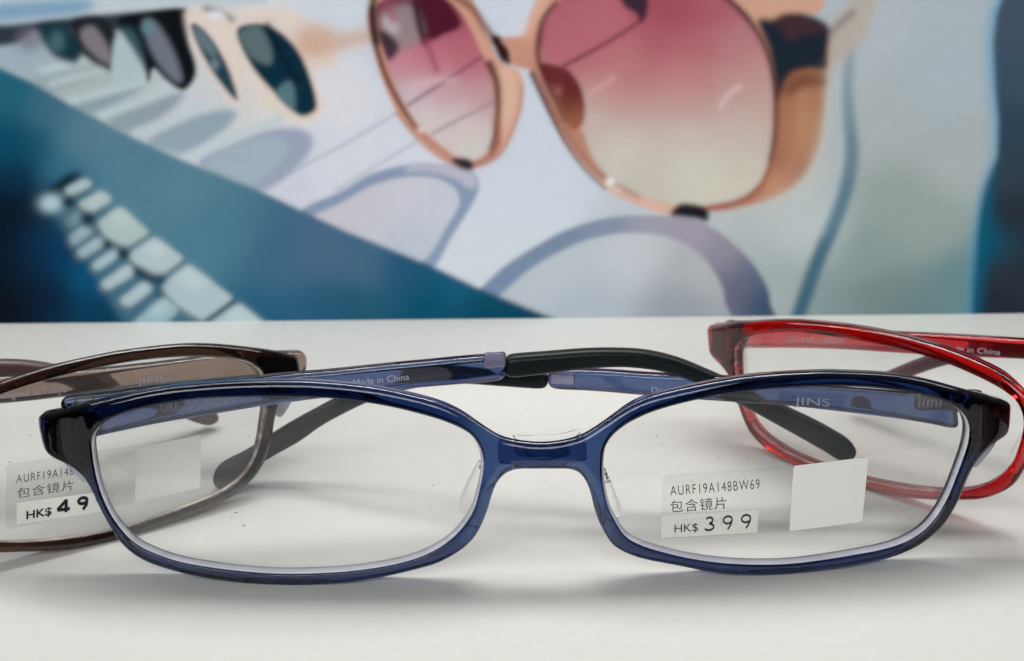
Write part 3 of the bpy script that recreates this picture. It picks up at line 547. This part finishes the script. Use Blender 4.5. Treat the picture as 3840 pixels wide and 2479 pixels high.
    put(poly(band, 7, False), field([(a1(50, 450), (30, 98, 122)), (a1(50, 650), (0, 72, 100)), (a1(100, 820), (0, 45, 72)), (a1(100, 940), (0, 22, 45)), (a1(220, 520), (62, 108, 132)), (a1(350, 650), (84, 126, 144)), (a1(480, 620), (88, 128, 148)),
        (a1(600, 780), (84, 128, 148)), (a1(850, 900), (88, 130, 148)), (a1(1000, 1100), (74, 120, 142)), (a1(1300, 1250), (60, 102, 132)), (a1(1500, 1180), (72, 104, 134)), (a1(1500, 1430), (38, 88, 118)), (a1(850, 1150), (76, 124, 144)),
        (a1(1250, 1460), (36, 92, 120)), (b1(100, 1220), (66, 102, 130)), (b1(300, 1260), (30, 84, 116)), (b1(400, 1420), (0, 78, 104)), (b1(650, 1430), (0, 70, 94)), (b1(850, 1460), (0, 66, 90)), (b1(50, 1450), (28, 84, 110)), (b1(560, 1330), (20, 88, 118)),
        (a1(0, 1150), (0, 18, 38)), (a1(90, 1250), (0, 22, 44)), (a1(0, 1000), (0, 14, 32)), (a1(50, 1420), (0, 10, 24)), (a1(-60, 1300), (0, 10, 22)), (a1(250, 1380), (0, 28, 52)), (a1(420, 1460), (0, 55, 85)), (a1(300, 1180), (0, 56, 92)), (a1(400, 1300), (0, 78, 116)), (a1(180, 680), (14, 82, 108)), (a1(160, 1200), (0, 40, 70)), (a1(280, 780), (50, 108, 135)), (a1(620, 1000), (84, 128, 146))]))
    put(poly(A([(215, 885), (330, 805), (385, 812), (350, 850), (300, 885), (240, 900)]), 12), (0, 6, 20), .95)
    put(poly(A([(260, 960), (400, 900), (520, 1000), (600, 1120), (760, 1300), (900, 1430), (1000, 1560), (640, 1560), (420, 1230), (330, 1130)]), 14), (70, 112, 132), .8)
    for P, c in (([(298, 880), (400, 832), (438, 858), (322, 915)], (166, 188, 192)), ([(355, 950), (475, 888), (530, 930), (425, 990)], (172, 190, 192)), ([(452, 1035), (560, 962), (702, 1085), (600, 1152), (500, 1110)], (170, 190, 190)),
        ([(598, 1182), (722, 1105), (862, 1205), (752, 1290), (620, 1220)], (174, 192, 196)), ([(742, 1330), (880, 1232), (1092, 1390), (952, 1498), (830, 1425)], (170, 190, 196)), ([(975, 1505), (1112, 1412), (1400, 1640), (1100, 1700)], (168, 190, 194)),
        ([(290, 1030), (360, 990), (390, 1030), (330, 1070)], (92, 126, 142)), ([(320, 1100), (390, 1050), (440, 1080), (340, 1150)], (136, 162, 172)), ([(350, 1170), (460, 1105), (500, 1135), (385, 1205)], (148, 174, 182)), ([(422, 1230), (535, 1160), (560, 1190), (450, 1265)], (158, 184, 192)),
        ([(462, 1320), (600, 1230), (635, 1275), (500, 1352)], (166, 188, 194)), ([(548, 1400), (680, 1305), (718, 1345), (600, 1432)], (166, 188, 196)), ([(610, 1510), (760, 1385), (840, 1440), (720, 1560)], (150, 180, 188))):
        sd = [(x - 14, y + 16) for x, y in P]; put(poly(A(sd), 9, False), tuple(v * .62 for v in c), .85); k_ = poly(A(P), 10, False); put(blur(np.clip((k_ - .5) * 2.2 + .6, 0, 1), 6), c); put(poly(A([(.5 * x + .5 * P[1][0], .5 * y + .5 * P[1][1]) for x, y in P]), 14, False), (205, 220, 222), .35)
    put(ell(a1(238, 948), 38, 30, 14), (160, 192, 202)); put(ell(a1(236, 945), 26, 20, 12), (190, 212, 216), .5)
    for c, r in (((322, 942), 22), ((410, 1020), 22), ((575, 1182), 20), ((500, 1140), 14)): put(ell(a1(*c), r, r * .9, 10), (0, 28, 44), .95)
    put(stroke(A([(640, 1268), (700, 1300), (750, 1300)]), 26, 10), (0, 34, 54), .9); put(stroke(A([(750, 1300), (735, 1370)]), 24, 12), (6, 60, 90), .7)
    put(stroke(A([(960, 1492), (1085, 1405)]), 10, 6), (20, 40, 48), .9); put(stroke(A([(755, 1290), (860, 1212)]), 7, 5), (90, 112, 120), .9); put(stroke(A([(600, 1152), (705, 1090)]), 7, 6), (96, 120, 126), .8)
    # right side: soft cord and dark upright
    put(stroke(Cc([(775, 230), (766, 420), (775, 560), (786, 700), (765, 860), (700, 1050), (620, 1240), (540, 1470)]), [44, 44, 50, 54, 58, 58, 56, 54], 9),
        field([(c1(770, 300), (140, 158, 170)), (c1(770, 500), (126, 146, 158)), (c1(780, 700), (104, 130, 144)), (c1(740, 950), (88, 120, 138)), (c1(620, 1250), (64, 102, 122)), (c1(545, 1450), (54, 94, 116))]))
    put(stroke(Cc([(735, 280), (728, 520), (740, 700), (710, 900), (650, 1080)]), 16, 14), (186, 204, 220), .35)
    dk = [(1488, -400), (1485, 0), (1462, 60), (1445, 200), (1455, 420), (1470, 560), (1465, 720), (1425, 860), (1390, 1000), (1375, 1200), (1355, 1480), (1350, 1700), (2400, 1700), (2400, -400)]
    put(stroke(Cc(dk[:12]), 46, 16), (92, 158, 196), .75)
    put(poly(Cc(dk), 8, False), field([(c1(1540, 100), (66, 80, 98)), (c1(1540, 400), (56, 78, 96)), (c1(1530, 600), (44, 66, 84)), (c1(1530, 800), (48, 62, 78)), (c1(1520, 1000), (36, 44, 54)), (c1(1520, 1300), (40, 48, 58)), (c1(1450, 1400), (30, 40, 52)), (c1(1400, 1100), (0, 78, 104))]))
    put(stroke(Cc([(1455, 780), (1420, 900), (1400, 1100), (1378, 1300), (1362, 1500)]), [10, 40, 56, 50, 40], 12), (0, 82, 110), .85)
    # ---- large peach sunglasses
    put(poly([c1(640, 330), c1(690, 120), c1(770, 10), c1(820, -120), c1(960, -120), c1(900, 20), c1(860, 160), c1(790, 240), c1(700, 320)], 14), (184, 176, 166))
    put(stroke([c1(690, 150), c1(790, 60)], 16, 12), (110, 95, 98), .8)
    put(poly(B([(130, 30), (128, 120), (180, 335), (262, 530), (370, 660), (500, 755), (600, 778), (690, 755), (760, 690), (830, 520), (842, 400), (825, 335), (740, 290), (680, 160), (620, 20), (560, -80), (200, -120)]), 5), (224, 158, 130))
    put(poly(B([(740, 330), (800, 315), (835, 360), (838, 430), (815, 540), (760, 670), (735, 640), (745, 500)]), 10), (232, 176, 148))
    lensL = poly(B([(165, 30), (210, -10), (330, -50), (450, -30), (540, 40), (600, 130), (655, 250), (695, 330), (712, 480), (706, 640), (680, 710), (600, 752), (520, 720), (420, 640), (340, 560), (260, 420), (200, 250), (168, 120)]), 5)
    put(lensL, field([(b1(300, 20), (120, 50, 74)), (b1(500, 60), (150, 52, 78)), (b1(560, 180), (196, 88, 112)), (b1(400, 260), (206, 104, 128)), (b1(300, 320), (214, 130, 146)), (b1(600, 300), (200, 96, 116)), (b1(480, 420), (212, 156, 168)), (b1(330, 430), (206, 190, 198)), (b1(640, 430), (208, 150, 160)), (b1(560, 560), (212, 196, 196)), (b1(620, 680), (210, 204, 198)), (b1(430, 560), (212, 202, 202))]))
    put(lensL * poly(B([(380, -60), (470, -20), (560, 110), (480, 160), (400, 190), (350, 110)]), 7), (78, 18, 40))
    put(lensL * poly(B([(190, 60), (320, 20), (370, 100), (380, 180), (260, 235), (190, 170)]), 12), (150, 134, 138), .9)
    put(lensL * poly(B([(190, 80), (250, 90), (270, 150), (220, 150)]), 10), (190, 186, 190), .8)
    put(lensL * poly(B([(165, 140), (225, 160), (270, 225), (215, 285), (175, 200)]), 8), (26, 24, 40), .9)
    put(lensL * stroke(B([(345, 10), (362, 110), (388, 195)]), 24, 7), (30, 8, 26), .95)
    put(lensL * stroke(B([(392, 190), (420, 260), (445, 325)]), 16, 8), (166, 48, 84), .8)
    put(lensL * stroke(B([(215, 20), (240, 90)]), 22, 10), (170, 60, 96), .7)
    put(lensL * stroke(B([(310, 490), (450, 400), (660, 262)]), 9, 5), (122, 56, 78), .85); put(lensL * stroke(B([(425, 622), (560, 550), (705, 478)]), 8, 5), (150, 130, 138), .85)
    put(lensL * stroke(B([(340, 400), (430, 380), (520, 370)]), 16, 10), (236, 196, 208), .5)
    put(stroke(B([(142, 40), (150, 160), (198, 330), (265, 470), (345, 595)]), [20, 24, 20, 18, 12], 6), (92, 34, 22), .95)
    put(stroke(B([(150, 0), (148, 90), (165, 190)]), 30, 8), (20, 20, 28), .9)
    put(stroke(B([(345, 595), (420, 665), (500, 725)]), 14, 6), (196, 120, 98), .8); put(ell(b1(372, 605), 12, 9, 6), (245, 225, 220), .8)
    put(stroke(B([(690, 300), (722, 380), (730, 500), (722, 610), (700, 690)]), [30, 26, 22, 20, 14], 6), (72, 22, 20), .9)
    put(stroke(B([(722, 560), (735, 640), (700, 720)]), 18, 8), (170, 80, 60), .7)
    put(stroke(B([(500, -30), (600, 30), (660, 110), (715, 190)]), 26, 8), (120, 62, 46), .85)
    put(poly(B([(698, 165), (752, 178), (790, 240), (796, 298), (750, 292), (720, 240)]), 6), (44, 8, 18))
    # right frame: rim, hinge and temple
    put(poly([b1(745, 180), b1(850, 160), b1(885, 60), b1(950, -60), b1(1100, -160), c1(300, -200), c1(620, -60), c1(650, 40), c1(560, 90), c1(670, 130), c1(672, 330), c1(655, 560), c1(620, 720), c1(540, 850), c1(400, 930), c1(250, 970), c1(100, 985), b1(1540, 1000), b1(1400, 962), b1(1250, 890), b1(1140, 790), b1(1040, 660), b1(960, 510), b1(890, 345), b1(850, 320), b1(795, 300), b1(780, 230)], 6),
        field([(b1(820, 220), (216, 146, 116)), (b1(900, 100), (228, 160, 132)), (b1(960, 480), (180, 112, 98)), (b1(1060, 650), (206, 142, 118)), (b1(1250, 870), (226, 176, 152)), (b1(1450, 960), (232, 180, 156)), (c1(480, 20), (222, 164, 134)), (c1(560, 450), (180, 112, 70)), (c1(480, 600), (184, 118, 82)), (c1(600, 600), (190, 134, 86)), (c1(500, 780), (172, 104, 72)), (c1(300, 930), (190, 106, 76)), (c1(150, 970), (206, 120, 92)), (c1(420, 880), (206, 140, 104))]))
    lensR = poly([b1(930, 220), b1(925, 150), b1(960, 60), b1(1030, -10), b1(1200, -120), b1(1560, -180), c1(100, -110), c1(230, 0), c1(320, 100), c1(385, 220), c1(418, 350), c1(430, 480), c1(425, 620), c1(405, 740), c1(360, 850), c1(270, 925), c1(130, 958), c1(0, 962), b1(1480, 938), b1(1360, 900), b1(1240, 830), b1(1170, 740), b1(1130, 640), b1(1040, 480), b1(960, 330)], 5)
    put(lensR, field([(b1(1050, 60), (190, 86, 108)), (b1(1200, 150), (198, 92, 110)), (b1(1100, 220), (196, 96, 112)), (b1(1500, 50), (176, 64, 88)), (c1(0, 60), (178, 66, 88)), (c1(150, 60), (184, 86, 104)), (b1(1500, 200), (190, 88, 106)), (c1(50, 200), (192, 96, 110)), (c1(250, 200), (196, 120, 128)),
        (b1(1300, 330), (200, 116, 124)), (c1(0, 350), (204, 124, 130)), (c1(300, 380), (204, 146, 142)), (b1(1250, 450), (208, 146, 144)), (c1(0, 480), (206, 152, 148)), (c1(330, 500), (206, 170, 162)), (b1(1200, 560), (206, 184, 174)), (c1(0, 620), (206, 192, 182)), (c1(300, 620), (206, 188, 178)),
        (b1(1300, 700), (206, 200, 190)), (c1(50, 780), (208, 204, 192)), (c1(300, 800), (206, 200, 186)), (b1(1400, 880), (200, 194, 182)), (c1(150, 920), (208, 204, 188))]))
    put(lensR * poly(B([(1060, 0), (1180, -10), (1330, 60), (1340, 120), (1100, 270), (1000, 290), (950, 200), (1000, 60)]), 20), (198, 98, 122), .25)
    put(lensR * stroke(B([(1395, 95), (1330, 140), (1200, 220), (1040, 305)]), 11, 5), (110, 34, 58), .9)
    put(poly(B([(1285, -60), (1410, -60), (1428, 40), (1400, 105), (1370, 60), (1320, 30)]), 7), (34, 36, 52), .95)
    put(poly(B([(925, 300), (1000, 305), (1055, 325), (1112, 400), (1135, 500), (1118, 590), (1060, 605), (1010, 520), (960, 400)]), 6), field([(b1(1000, 350), (112, 36, 44)), (b1(1080, 430), (100, 30, 34)), (b1(1030, 520), (130, 58, 40)), (b1(1080, 570), (176, 96, 62))]))
    put(ell(b1(1008, 425), 14, 18, 8), (170, 92, 92), .8)
    put(poly(B([(960, 380), (1010, 480), (1070, 600), (1130, 610), (1140, 680), (1200, 780), (1260, 850), (1200, 830), (1080, 680), (1000, 540)]), 8), (198, 132, 104), .8)
    put(stroke(B([(1000, 10), (940, 90), (918, 200), (925, 300), (990, 450), (1040, 560)]), [14, 20, 26, 20, 12, 6], 6), (84, 26, 40), .9)
    put(stroke(B([(888, 345), (940, 460), (1040, 660), (1130, 785), (1230, 880)]), [20, 16, 9, 7, 5], 5), (58, 36, 44), .9)
    put(stroke(Cc([(190, -20), (290, 70), (370, 190), (415, 320), (432, 470), (428, 620), (408, 740)]), [14, 22, 18, 14, 14, 10, 6], 7), (66, 22, 40), .9)
    put(poly(Cc([(350, 95), (420, 90), (480, 65), (580, 70), (680, 125), (675, 240), (665, 330), (600, 322), (510, 345), (465, 420), (440, 480), (425, 360), (400, 230)]), 9), (24, 38, 50))
    put(poly(Cc([(430, 95), (520, 75), (640, 105), (650, 150), (560, 160), (500, 190), (470, 150)]), 12), (72, 44, 52), .85)
    put(poly(Cc([(500, 355), (590, 335), (660, 345), (640, 390), (560, 400), (480, 460)]), 14), (124, 72, 48), .8)
    put(stroke(Cc([(180, 490), (215, 440), (265, 405)]), 15, 8), (230, 200, 204), .8); put(stroke(B([(1160, 435), (1210, 400), (1265, 362)]), 12, 8), (226, 172, 178), .7)
    put(stroke([c1(668, 340), c1(655, 560), c1(615, 720), c1(535, 850), c1(400, 932), c1(250, 972)], [14, 22, 30, 30, 20, 10], 18), (200, 190, 172), .6)
    for P, wd in (([(262, 530), (370, 660), (500, 755), (600, 778), (690, 755), (760, 690), (830, 520), (842, 400)], 10),):
        put(stroke(B(P), wd, 8), (176, 100, 76), .6)
    put(stroke(B([(600, 770), (680, 735), (725, 660)]), 12, 8), (150, 84, 64), .7); put(stroke(B([(765, 330), (790, 420), (770, 560)]), 26, 14), (240, 192, 168), .6)
    put(stroke(B([(860, 150), (905, 60), (960, -40)]), 22, 14), (240, 188, 162), .6); put(stroke(B([(990, 520), (1090, 680), (1200, 810), (1380, 915)]), 12, 8), (150, 92, 74), .6)
    put(stroke([c1(130, 968), c1(270, 935), c1(370, 860), c1(415, 740), c1(436, 600), c1(440, 500)], 16, 9), (146, 70, 50), .75)
    put(stroke([c1(560, 460), c1(555, 620), c1(500, 780), c1(420, 860)], 34, 22), (214, 150, 104), .5); put(stroke([c1(480, 420), c1(560, 385), c1(650, 380)], 26, 14), (120, 66, 48), .6)
    put(ell(b1(1252, 848), 16, 16, 8), (240, 240, 236), .95); put(ell(b1(1285, 885), 12, 10, 8), (238, 222, 214), .6)
    put(poly(B([(508, 742), (560, 735), (605, 748), (612, 790), (560, 785)]), 6), (44, 36, 50)); put(poly([b1(1530, 1000), b1(1560, 960), c1(10, 946), c1(110, 968), c1(118, 1030), c1(60, 1020), c1(-20, 1010)], 7), (22, 24, 34))
    img = blur3(img, 3.5)
    warm = np.clip((img[..., :1] - img[..., 2:3]) * 4, 0, 1); lum = img.mean(-1, keepdims=True); img = img * (1 - .2 * warm) + lum * (.2 * warm); img = img * (1 - .07 * warm)
    g_ = np.random.RandomState(3).normal(0, 1, (ny // 3 + 2, nx // 3 + 2)); g_ = np.kron(g_, np.ones((3, 3)))[:ny, :nx]; img = img * (1 + .006 * blur(g_, 10)[..., None] * 3)
    # ---- the board
    a = np.array(D['poster']['a']); b = np.array(D['poster']['b']); e = (b - a) / np.linalg.norm(b - a); nrm = np.array([e[1], -e[0], 0])
    c0 = (a + b) / 2; Wd, Ht, Th = 270.0, 74.0, 3.0
    gxn, gzn = 1150, 330
    us = np.linspace(-Wd / 2, Wd / 2, gxn); zs = np.linspace(0.0, Ht, gzn)
    U, Z = np.meshgrid(us, zs); P = c0 + U[..., None] * e + np.array([0, 0, 1.]) * Z[..., None]
    q = (P - CC) @ CR.T; Fp = 3840 * D['cam']['lens'] / 36
    px = 1920 + Fp * q[..., 0] / q[..., 2]; py = 1239.5 - Fp * q[..., 1] / q[..., 2]     # print layout on the board
    fx = np.clip((px - X0) * S - .5, 0, nx - 1.001); fy = np.clip((py - Y0) * S - .5, 0, ny - 1.001)
    ix, iy = fx.astype(int), fy.astype(int); fx = (fx - ix)[..., None]; fy = (fy - iy)[..., None]
    colr = (img[iy, ix] * (1 - fx) + img[iy, ix + 1] * fx) * (1 - fy) + (img[iy + 1, ix] * (1 - fx) + img[iy + 1, ix + 1] * fx) * fy
    V = list((P.reshape(-1, 3) / 1000))
    idx = np.arange(gxn * gzn).reshape(gzn, gxn)
    F = np.stack([idx[:-1, :-1], idx[:-1, 1:], idx[1:, 1:], idx[1:, :-1]], -1).reshape(-1, 4).tolist()
    bk = [c0 + s * Wd / 2 * e - nrm * Th + np.array([0, 0, z]) for s, z in ((-1, 0), (1, 0), (1, Ht), (-1, Ht))]
    o0 = len(V); V += [p / 1000 for p in bk]
    f4 = [idx[0, 0], idx[0, -1], idx[-1, -1], idx[-1, 0]]
    F.append([o0 + 3, o0 + 2, o0 + 1, o0])
    for i, row in enumerate((idx[0, ::-1], idx[::-1, -1], idx[-1, :], idx[:, 0])):
        ends = {0: (o0, o0 + 1), 1: (o0 + 1, o0 + 2), 2: (o0 + 2, o0 + 3), 3: (o0 + 3, o0)}[i]
        F.append([int(v) for v in row] + list(ends))
    mt, nt, out = newmat('printed_poster')
    p = N(nt, 'ShaderNodeBsdfPrincipled', Roughness=0.45); p.inputs['Specular IOR Level'].default_value = 0.08
    at = N(nt, 'ShaderNodeAttribute', attribute_name='print')
    nz = N(nt, 'ShaderNodeTexNoise', Scale=1500.0, Detail=2.0); tc = N(nt, 'ShaderNodeTexCoord'); nt.links.new(tc.outputs['Object'], nz.inputs['Vector'])
    mr = N(nt, 'ShaderNodeMapRange'); mr.inputs[3].default_value = PG * 0.975; mr.inputs[4].default_value = PG * 1.025
    nt.links.new(nz.outputs['Fac'], mr.inputs[0])
    mx = N(nt, 'ShaderNodeMixRGB', blend_type='MULTIPLY'); mx.inputs[0].default_value = 1
    nt.links.new(at.outputs['Color'], mx.inputs[1]); nt.links.new(mr.outputs[0], mx.inputs[2]); nt.links.new(mx.outputs[0], p.inputs['Base Color'])
    nt.links.new(p.outputs[0], out.inputs['Surface'])
    o = link('poster', V, F, mt, smooth=False)
    ca = o.data.color_attributes.new('print', 'FLOAT_COLOR', 'POINT')
    buf = np.ones((len(V), 4), np.float32); buf[:gxn * gzn, :3] = np.clip(colr.reshape(-1, 3), 0, .76); buf[gxn * gzn:, :3] = .6
    ca.data.foreach_set('color', buf.ravel())
    tag(o, 'large printed photo board of peach sunglasses standing behind the tabletop glasses', 'poster')
PG = 1.22

build_poster()

# ------------------------------------------------------------------ the eyeglasses
OUT = np.array(D['outer']); HL = np.array(D['hole_l']); HR = np.array(D['hole_r'])
TF = lambda u: 3.3 - 1.1 * np.clip((14 - np.abs(u)) / 6, 0, 1) ** 2 * (3 - 2 * np.clip((14 - np.abs(u)) / 6, 0, 1)) + 1.3 * np.clip((np.abs(u) - 61) / 6, 0, 1) ** 2 * (3 - 2 * np.clip((np.abs(u) - 61) / 6, 0, 1))
GROUP = 'folded eyeglasses standing on the white table'

def lens_outline(Hh, d=0.35):
    R = resample(Hh, 0.6)
    if area2(R) < 0: R = R[::-1]
    return R - normals2(R) * d

def temple(root, key, plan, fm, tm, body, tip, thick=2.3):
    mp = plan_map(plan)
    tb = plate('temple', body, [], thick, 0.75, mp, M[fm], root, ds=0.6, grid=1.4, w0=-thick / 2)
    tt = plate('temple_tip', tip, [], thick + .5, 1.0, mp, tm, tb, ds=0.6, grid=1.4, w0=-(thick + .5) / 2)
    return tb, mp

def lettering(parent, mp, body, p, w, mat, offset=0.0, space=1.0):
    v, f = text2d(body, offset, space)
    if len(v) == 0: return
    q = affine(v, p); return link('lettering', mp(q[:, 0], q[:, 1], np.full(len(q), w)), f, mat, parent, smooth=False)

def box(name, parent, mp, x0, x1, z0, z1, w0, w1, mat, r=0.3, n=1):
    P = [(x0, z0), ((x0 + x1) / 2, z0), (x1, z0), (x1, (z0 + z1) / 2), (x1, z1), ((x0 + x1) / 2, z1), (x0, z1), (x0, (z0 + z1) / 2)]
    return plate(name, P, [], w1 - w0, r, mp, mat, parent, ds=0.35, grid=1.0, w0=w0)

def glasses(key, label, mats, loc):
    root = bpy.data.objects.new('eyeglasses', None); COL.objects.link(root); root.empty_display_size = .02
    fm = front_map(key); root.location = loc
    bpy.context.view_layer.update()
    tag(root, label, 'eyeglasses', GROUP)
    fr = plate('frame_front', OUT, [HL, HR], TF, 1.0, fm, M[mats[0]], root, ds=0.4, grid=0.75, rh=0.28, groove=(0.95, 1.65, 0.35))
    for Hh in (HL, HR):
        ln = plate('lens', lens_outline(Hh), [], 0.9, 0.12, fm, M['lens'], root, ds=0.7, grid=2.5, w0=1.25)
        R = resample(Hh, 0.45)                          # pale ring along the lens edge, painting the rim wall's white gleam
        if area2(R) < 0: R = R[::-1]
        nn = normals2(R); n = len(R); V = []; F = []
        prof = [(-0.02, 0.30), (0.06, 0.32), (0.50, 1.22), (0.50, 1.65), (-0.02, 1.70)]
        top = np.exp(-((R[:, :1] + 19) / 9) ** 2) * 0.40 * (nn[:, 1:2] < 0) if key == 'blue' else 0  # ring widened to paint the gleam under the top bar
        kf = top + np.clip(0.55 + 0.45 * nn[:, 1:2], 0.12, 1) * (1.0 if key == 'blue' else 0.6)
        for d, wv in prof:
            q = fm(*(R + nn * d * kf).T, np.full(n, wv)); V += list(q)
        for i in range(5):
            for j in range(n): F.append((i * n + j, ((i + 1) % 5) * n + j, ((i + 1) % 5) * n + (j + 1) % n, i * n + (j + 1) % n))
        link('lens_edge_gleam', V, F, M['edge_' + key], ln)
        rng = np.random.RandomState(int(abs(Hh[0][0])) + len(key)); c0 = Hh.mean(0); V = []; F = []
        for _ in range(26):
            p = c0 + rng.uniform(-1, 1, 2) * [21, 8.5]; sz = rng.uniform(.04, .11); th = rng.uniform(0, 3.14)
            el = 1 if rng.rand() < .85 else 3
            k0 = len(V)
            for a in range(6):
                x, y = sz * el * math.cos(a * 1.047), sz * .6 * math.sin(a * 1.047)
                V.append(fm(np.array(p[0] + x * math.cos(th) - y * math.sin(th)), np.array(p[1] + x * math.sin(th) + y * math.cos(th)), np.array(1.22)))
            F.append(tuple(range(k0, k0 + 6)))
        tag(link('dust', V, F, M['dust'], ln, smooth=False), kind='stuff')
    for sgn in (-1, 1):                                 # dark hinge plate behind each end piece
        P = [(sgn * a, b) for a, b in ((62.0, 25.2), (66.0, 24.4), (69.9, 23.4), (70.2, 20.0), (69.6, 17.2), (67.6, 15.2), (65.6, 13.8), (64.3, 16.0), (64.0, 20.0), (62.6, 22.8))]
        plate('hinge_plate', P, [], 0.5, 0.15, lambda u, v, w: fm(u, v, w + TF(u) + .03), M['plate'], fr, ds=0.5, grid=1.2)
    ins = D['misc']['inset']
    plate('bridge_block', D['misc']['block'], [], 0.8, 0.2, fm, M[mats[1]], fr, ds=0.3, grid=1.0, w0=2.26, crn=0.5)
    plate('bridge_inset', ins, [], 0.5, 0.2, fm, M[mats[3]], fr, ds=0.3, grid=1.0, w0=3.1)
    for s in ('padL', 'padR'):
        plate('nose_pad', D['misc'][s], [], 1.6, 0.7, fm, M['silicone'], root, ds=0.4, grid=1.2, w0=3.6)
    plate('nose_pad', D['misc']['saddle'], [], 0.8, 0.3, fm, M['silicone'], root, ds=0.4, grid=1.2, w0=3.65)
    return root, fr, fm

def labels(root, key, fm, digits, bold):
    L = D['labels'][key]
    cl = plate('clear_label', L['clear'], [], 0.05, 0.02, fm, M['clear'], root, ds=0.5, grid=2.0, w0=1.16, crn=0.9)
    wh = plate('code_label', L['white'], [], 0.05, 0.02, fm, M['white'], root, ds=0.5, grid=2.0, w0=1.08, crn=0.5)
    pr = plate('price_sticker', L['price'], [], 0.06, 0.02, fm, M['price'], root, ds=0.5, grid=2.0, w0=1.07, crn=0.08)
    lettering(cl, fm, 'AURF19A148BW69', L['code'], 1.12, M['ink'], -0.004, 1.2)
    lettering(cl, fm, '\u5305\u542b\u955c\u7247', L['cjk'], 1.12, M['ink'], 0, 1.12)
    lettering(pr, fm, 'HK$', L['hk'], 1.04, M['black_ink'], 0.022 if bold else 0.0)
    wd = 0.26 if bold else 0.15
    for ch, p in zip(digits, L['d']):
        v, f = digit(ch, wd); q = affine(v, p)
        link('lettering', fm(q[:, 0], q[:, 1], np.full(len(q), 1.04)), f, M['black_ink'], pr, smooth=False)
    if 'ghost' in L: lettering(pr, fm, '399RMB', L['ghost'], 1.055, M['ghost'])

TE = {k: np.array(v['pts']) for k, v in D['temples'].items()}
def texts(plan, tb, mp, w=-1.22):
    for t in D['texts']:
        if t['plan'] == plan: lettering(tb, mp, t['s'], t['p'], w, M['grey_ink'])

# --- blue, in front
root, fr, fm = glasses('blue', 'navy blue translucent eyeglasses in front, HK$399 sticker on the right lens',
                       ('blue', 'blue_t', 'rubber_b', 'blue'), (0, 0.012, 0))
tb, mp = temple(root, 'blue', 'blue_L', 'blue_t', M['rubber_b'], TE['blue_L_body'], TE['blue_L_tip'])
texts('blue_L', tb, mp)
x, z = TE['blue_L_tip'][:, 0].min(), TE['blue_L_tip'][np.argmin(TE['blue_L_tip'][:, 0]), 1]
box('tip_connector', tb, mp, x - 3.4, x - 0.1, z - 1.3, z + 1.1, -1.3, -0.9, M['conn'])
box('hinge', tb, mp, -66.5, -64, 19.5, 24.5, -2.6, -1.25, M['metal'])
tb, mp = temple(root, 'blue', 'blue_R', 'blue_t', M['rubber_b'], TE['blue_R_body'], TE['blue_R_tip'])
texts('blue_R', tb, mp)
x, z = TE['blue_R_body'][:, 0].min(), TE['blue_R_body'][np.argmin(TE['blue_R_body'][:, 0]), 1]
box('tip_connector', tb, mp, x + 0.1, x + 4.0, z - 1.5, z + 0.3, -1.3, -0.9, M['conn'])
sh = box('spring_hinge', tb, mp, 57.8, 66.0, 19.0, 21.2, -1.35, -0.9, M['metal'], 0.15)
for i in range(6): box('ridge', sh, mp, 58.2 + i * .62, 58.5 + i * .62, 19.3, 20.9, -1.5, -1.3, M['conn'], 0.07)
labels(root, 'blue', fm, '399', False)

# --- brown, left behind
root, fr, fm = glasses('brown', 'brown translucent eyeglasses at left behind, HK$49 sticker showing on its lens',
                       ('brown', 'brown_t', 'rubber_m', 'brown'), (-0.089, 0.01, 0))
b1 = TE['brown_T1_body']; x0 = b1[:, 0].min(); q = b1[b1[:, 0] < x0 + 1.5]; zc = q[:, 1].mean()
tipL = TE['blue_R_tip'] - [TE['blue_R_tip'][:, 0].max(), 19.2] + [x0 - 0.1, zc]; tipL[:, 0] = (tipL[:, 0] - x0) * 1.0 + x0
tb, mp = temple(root, 'brown', 'brown_T1', 'brown_t', M['rubber_m'], b1, np.maximum(tipL, [-90, 0.8]))
texts('brown_T1', tb, mp)
t2 = TE['brown_T2_tip']; x0 = t2[:, 0].min(); q = t2[t2[:, 0] < x0 + 1.5]; za, zb = q[:, 1].min(), q[:, 1].max()
body = [(x0 - .1, za), (x0 - .1, zb), (-30, 23.2), (-66, 24.5), (-69, 24), (-69, 19), (-66, 18.5), (-30, 18.2)]
temple(root, 'brown', 'brown_T2', 'brown_t', M['rubber_m'], body, t2)
labels(root, 'brown', fm, '499', True)

# --- red, right behind
root, fr, fm = glasses('red', 'red translucent eyeglasses at right, behind the blue pair, no sticker',
                       ('red', 'red_t', 'rubber_r', 'red'), (0.082, 0.02, 0))
b1 = TE['red_T1_body']; x0 = b1[:, 0].max(); q = b1[b1[:, 0] > x0 - 1.5]; zc = q[:, 1].mean()
tp = TE['blue_L_tip'] - [TE['blue_L_tip'][:, 0].min(), 24.0] + [x0 + .1, zc]
tb, mp = temple(root, 'red', 'red_T1', 'red_t', M['rubber_r'], b1, tp)
texts('red_T1', tb, mp)
t2 = TE['red_T2_tip']; x0 = t2[:, 0].max(); q = t2[t2[:, 0] > x0 - 1.5]; za, zb = q[:, 1].min(), q[:, 1].max()
body = [(x0 + .1, za), (x0 + .1, zb), (30, 23.5), (66, 24), (69, 23.5), (69, 18.5), (66, 18), (30, 18.6)]
temple(root, 'red', 'red_T2', 'red_t', M['rubber_r'], body, t2)
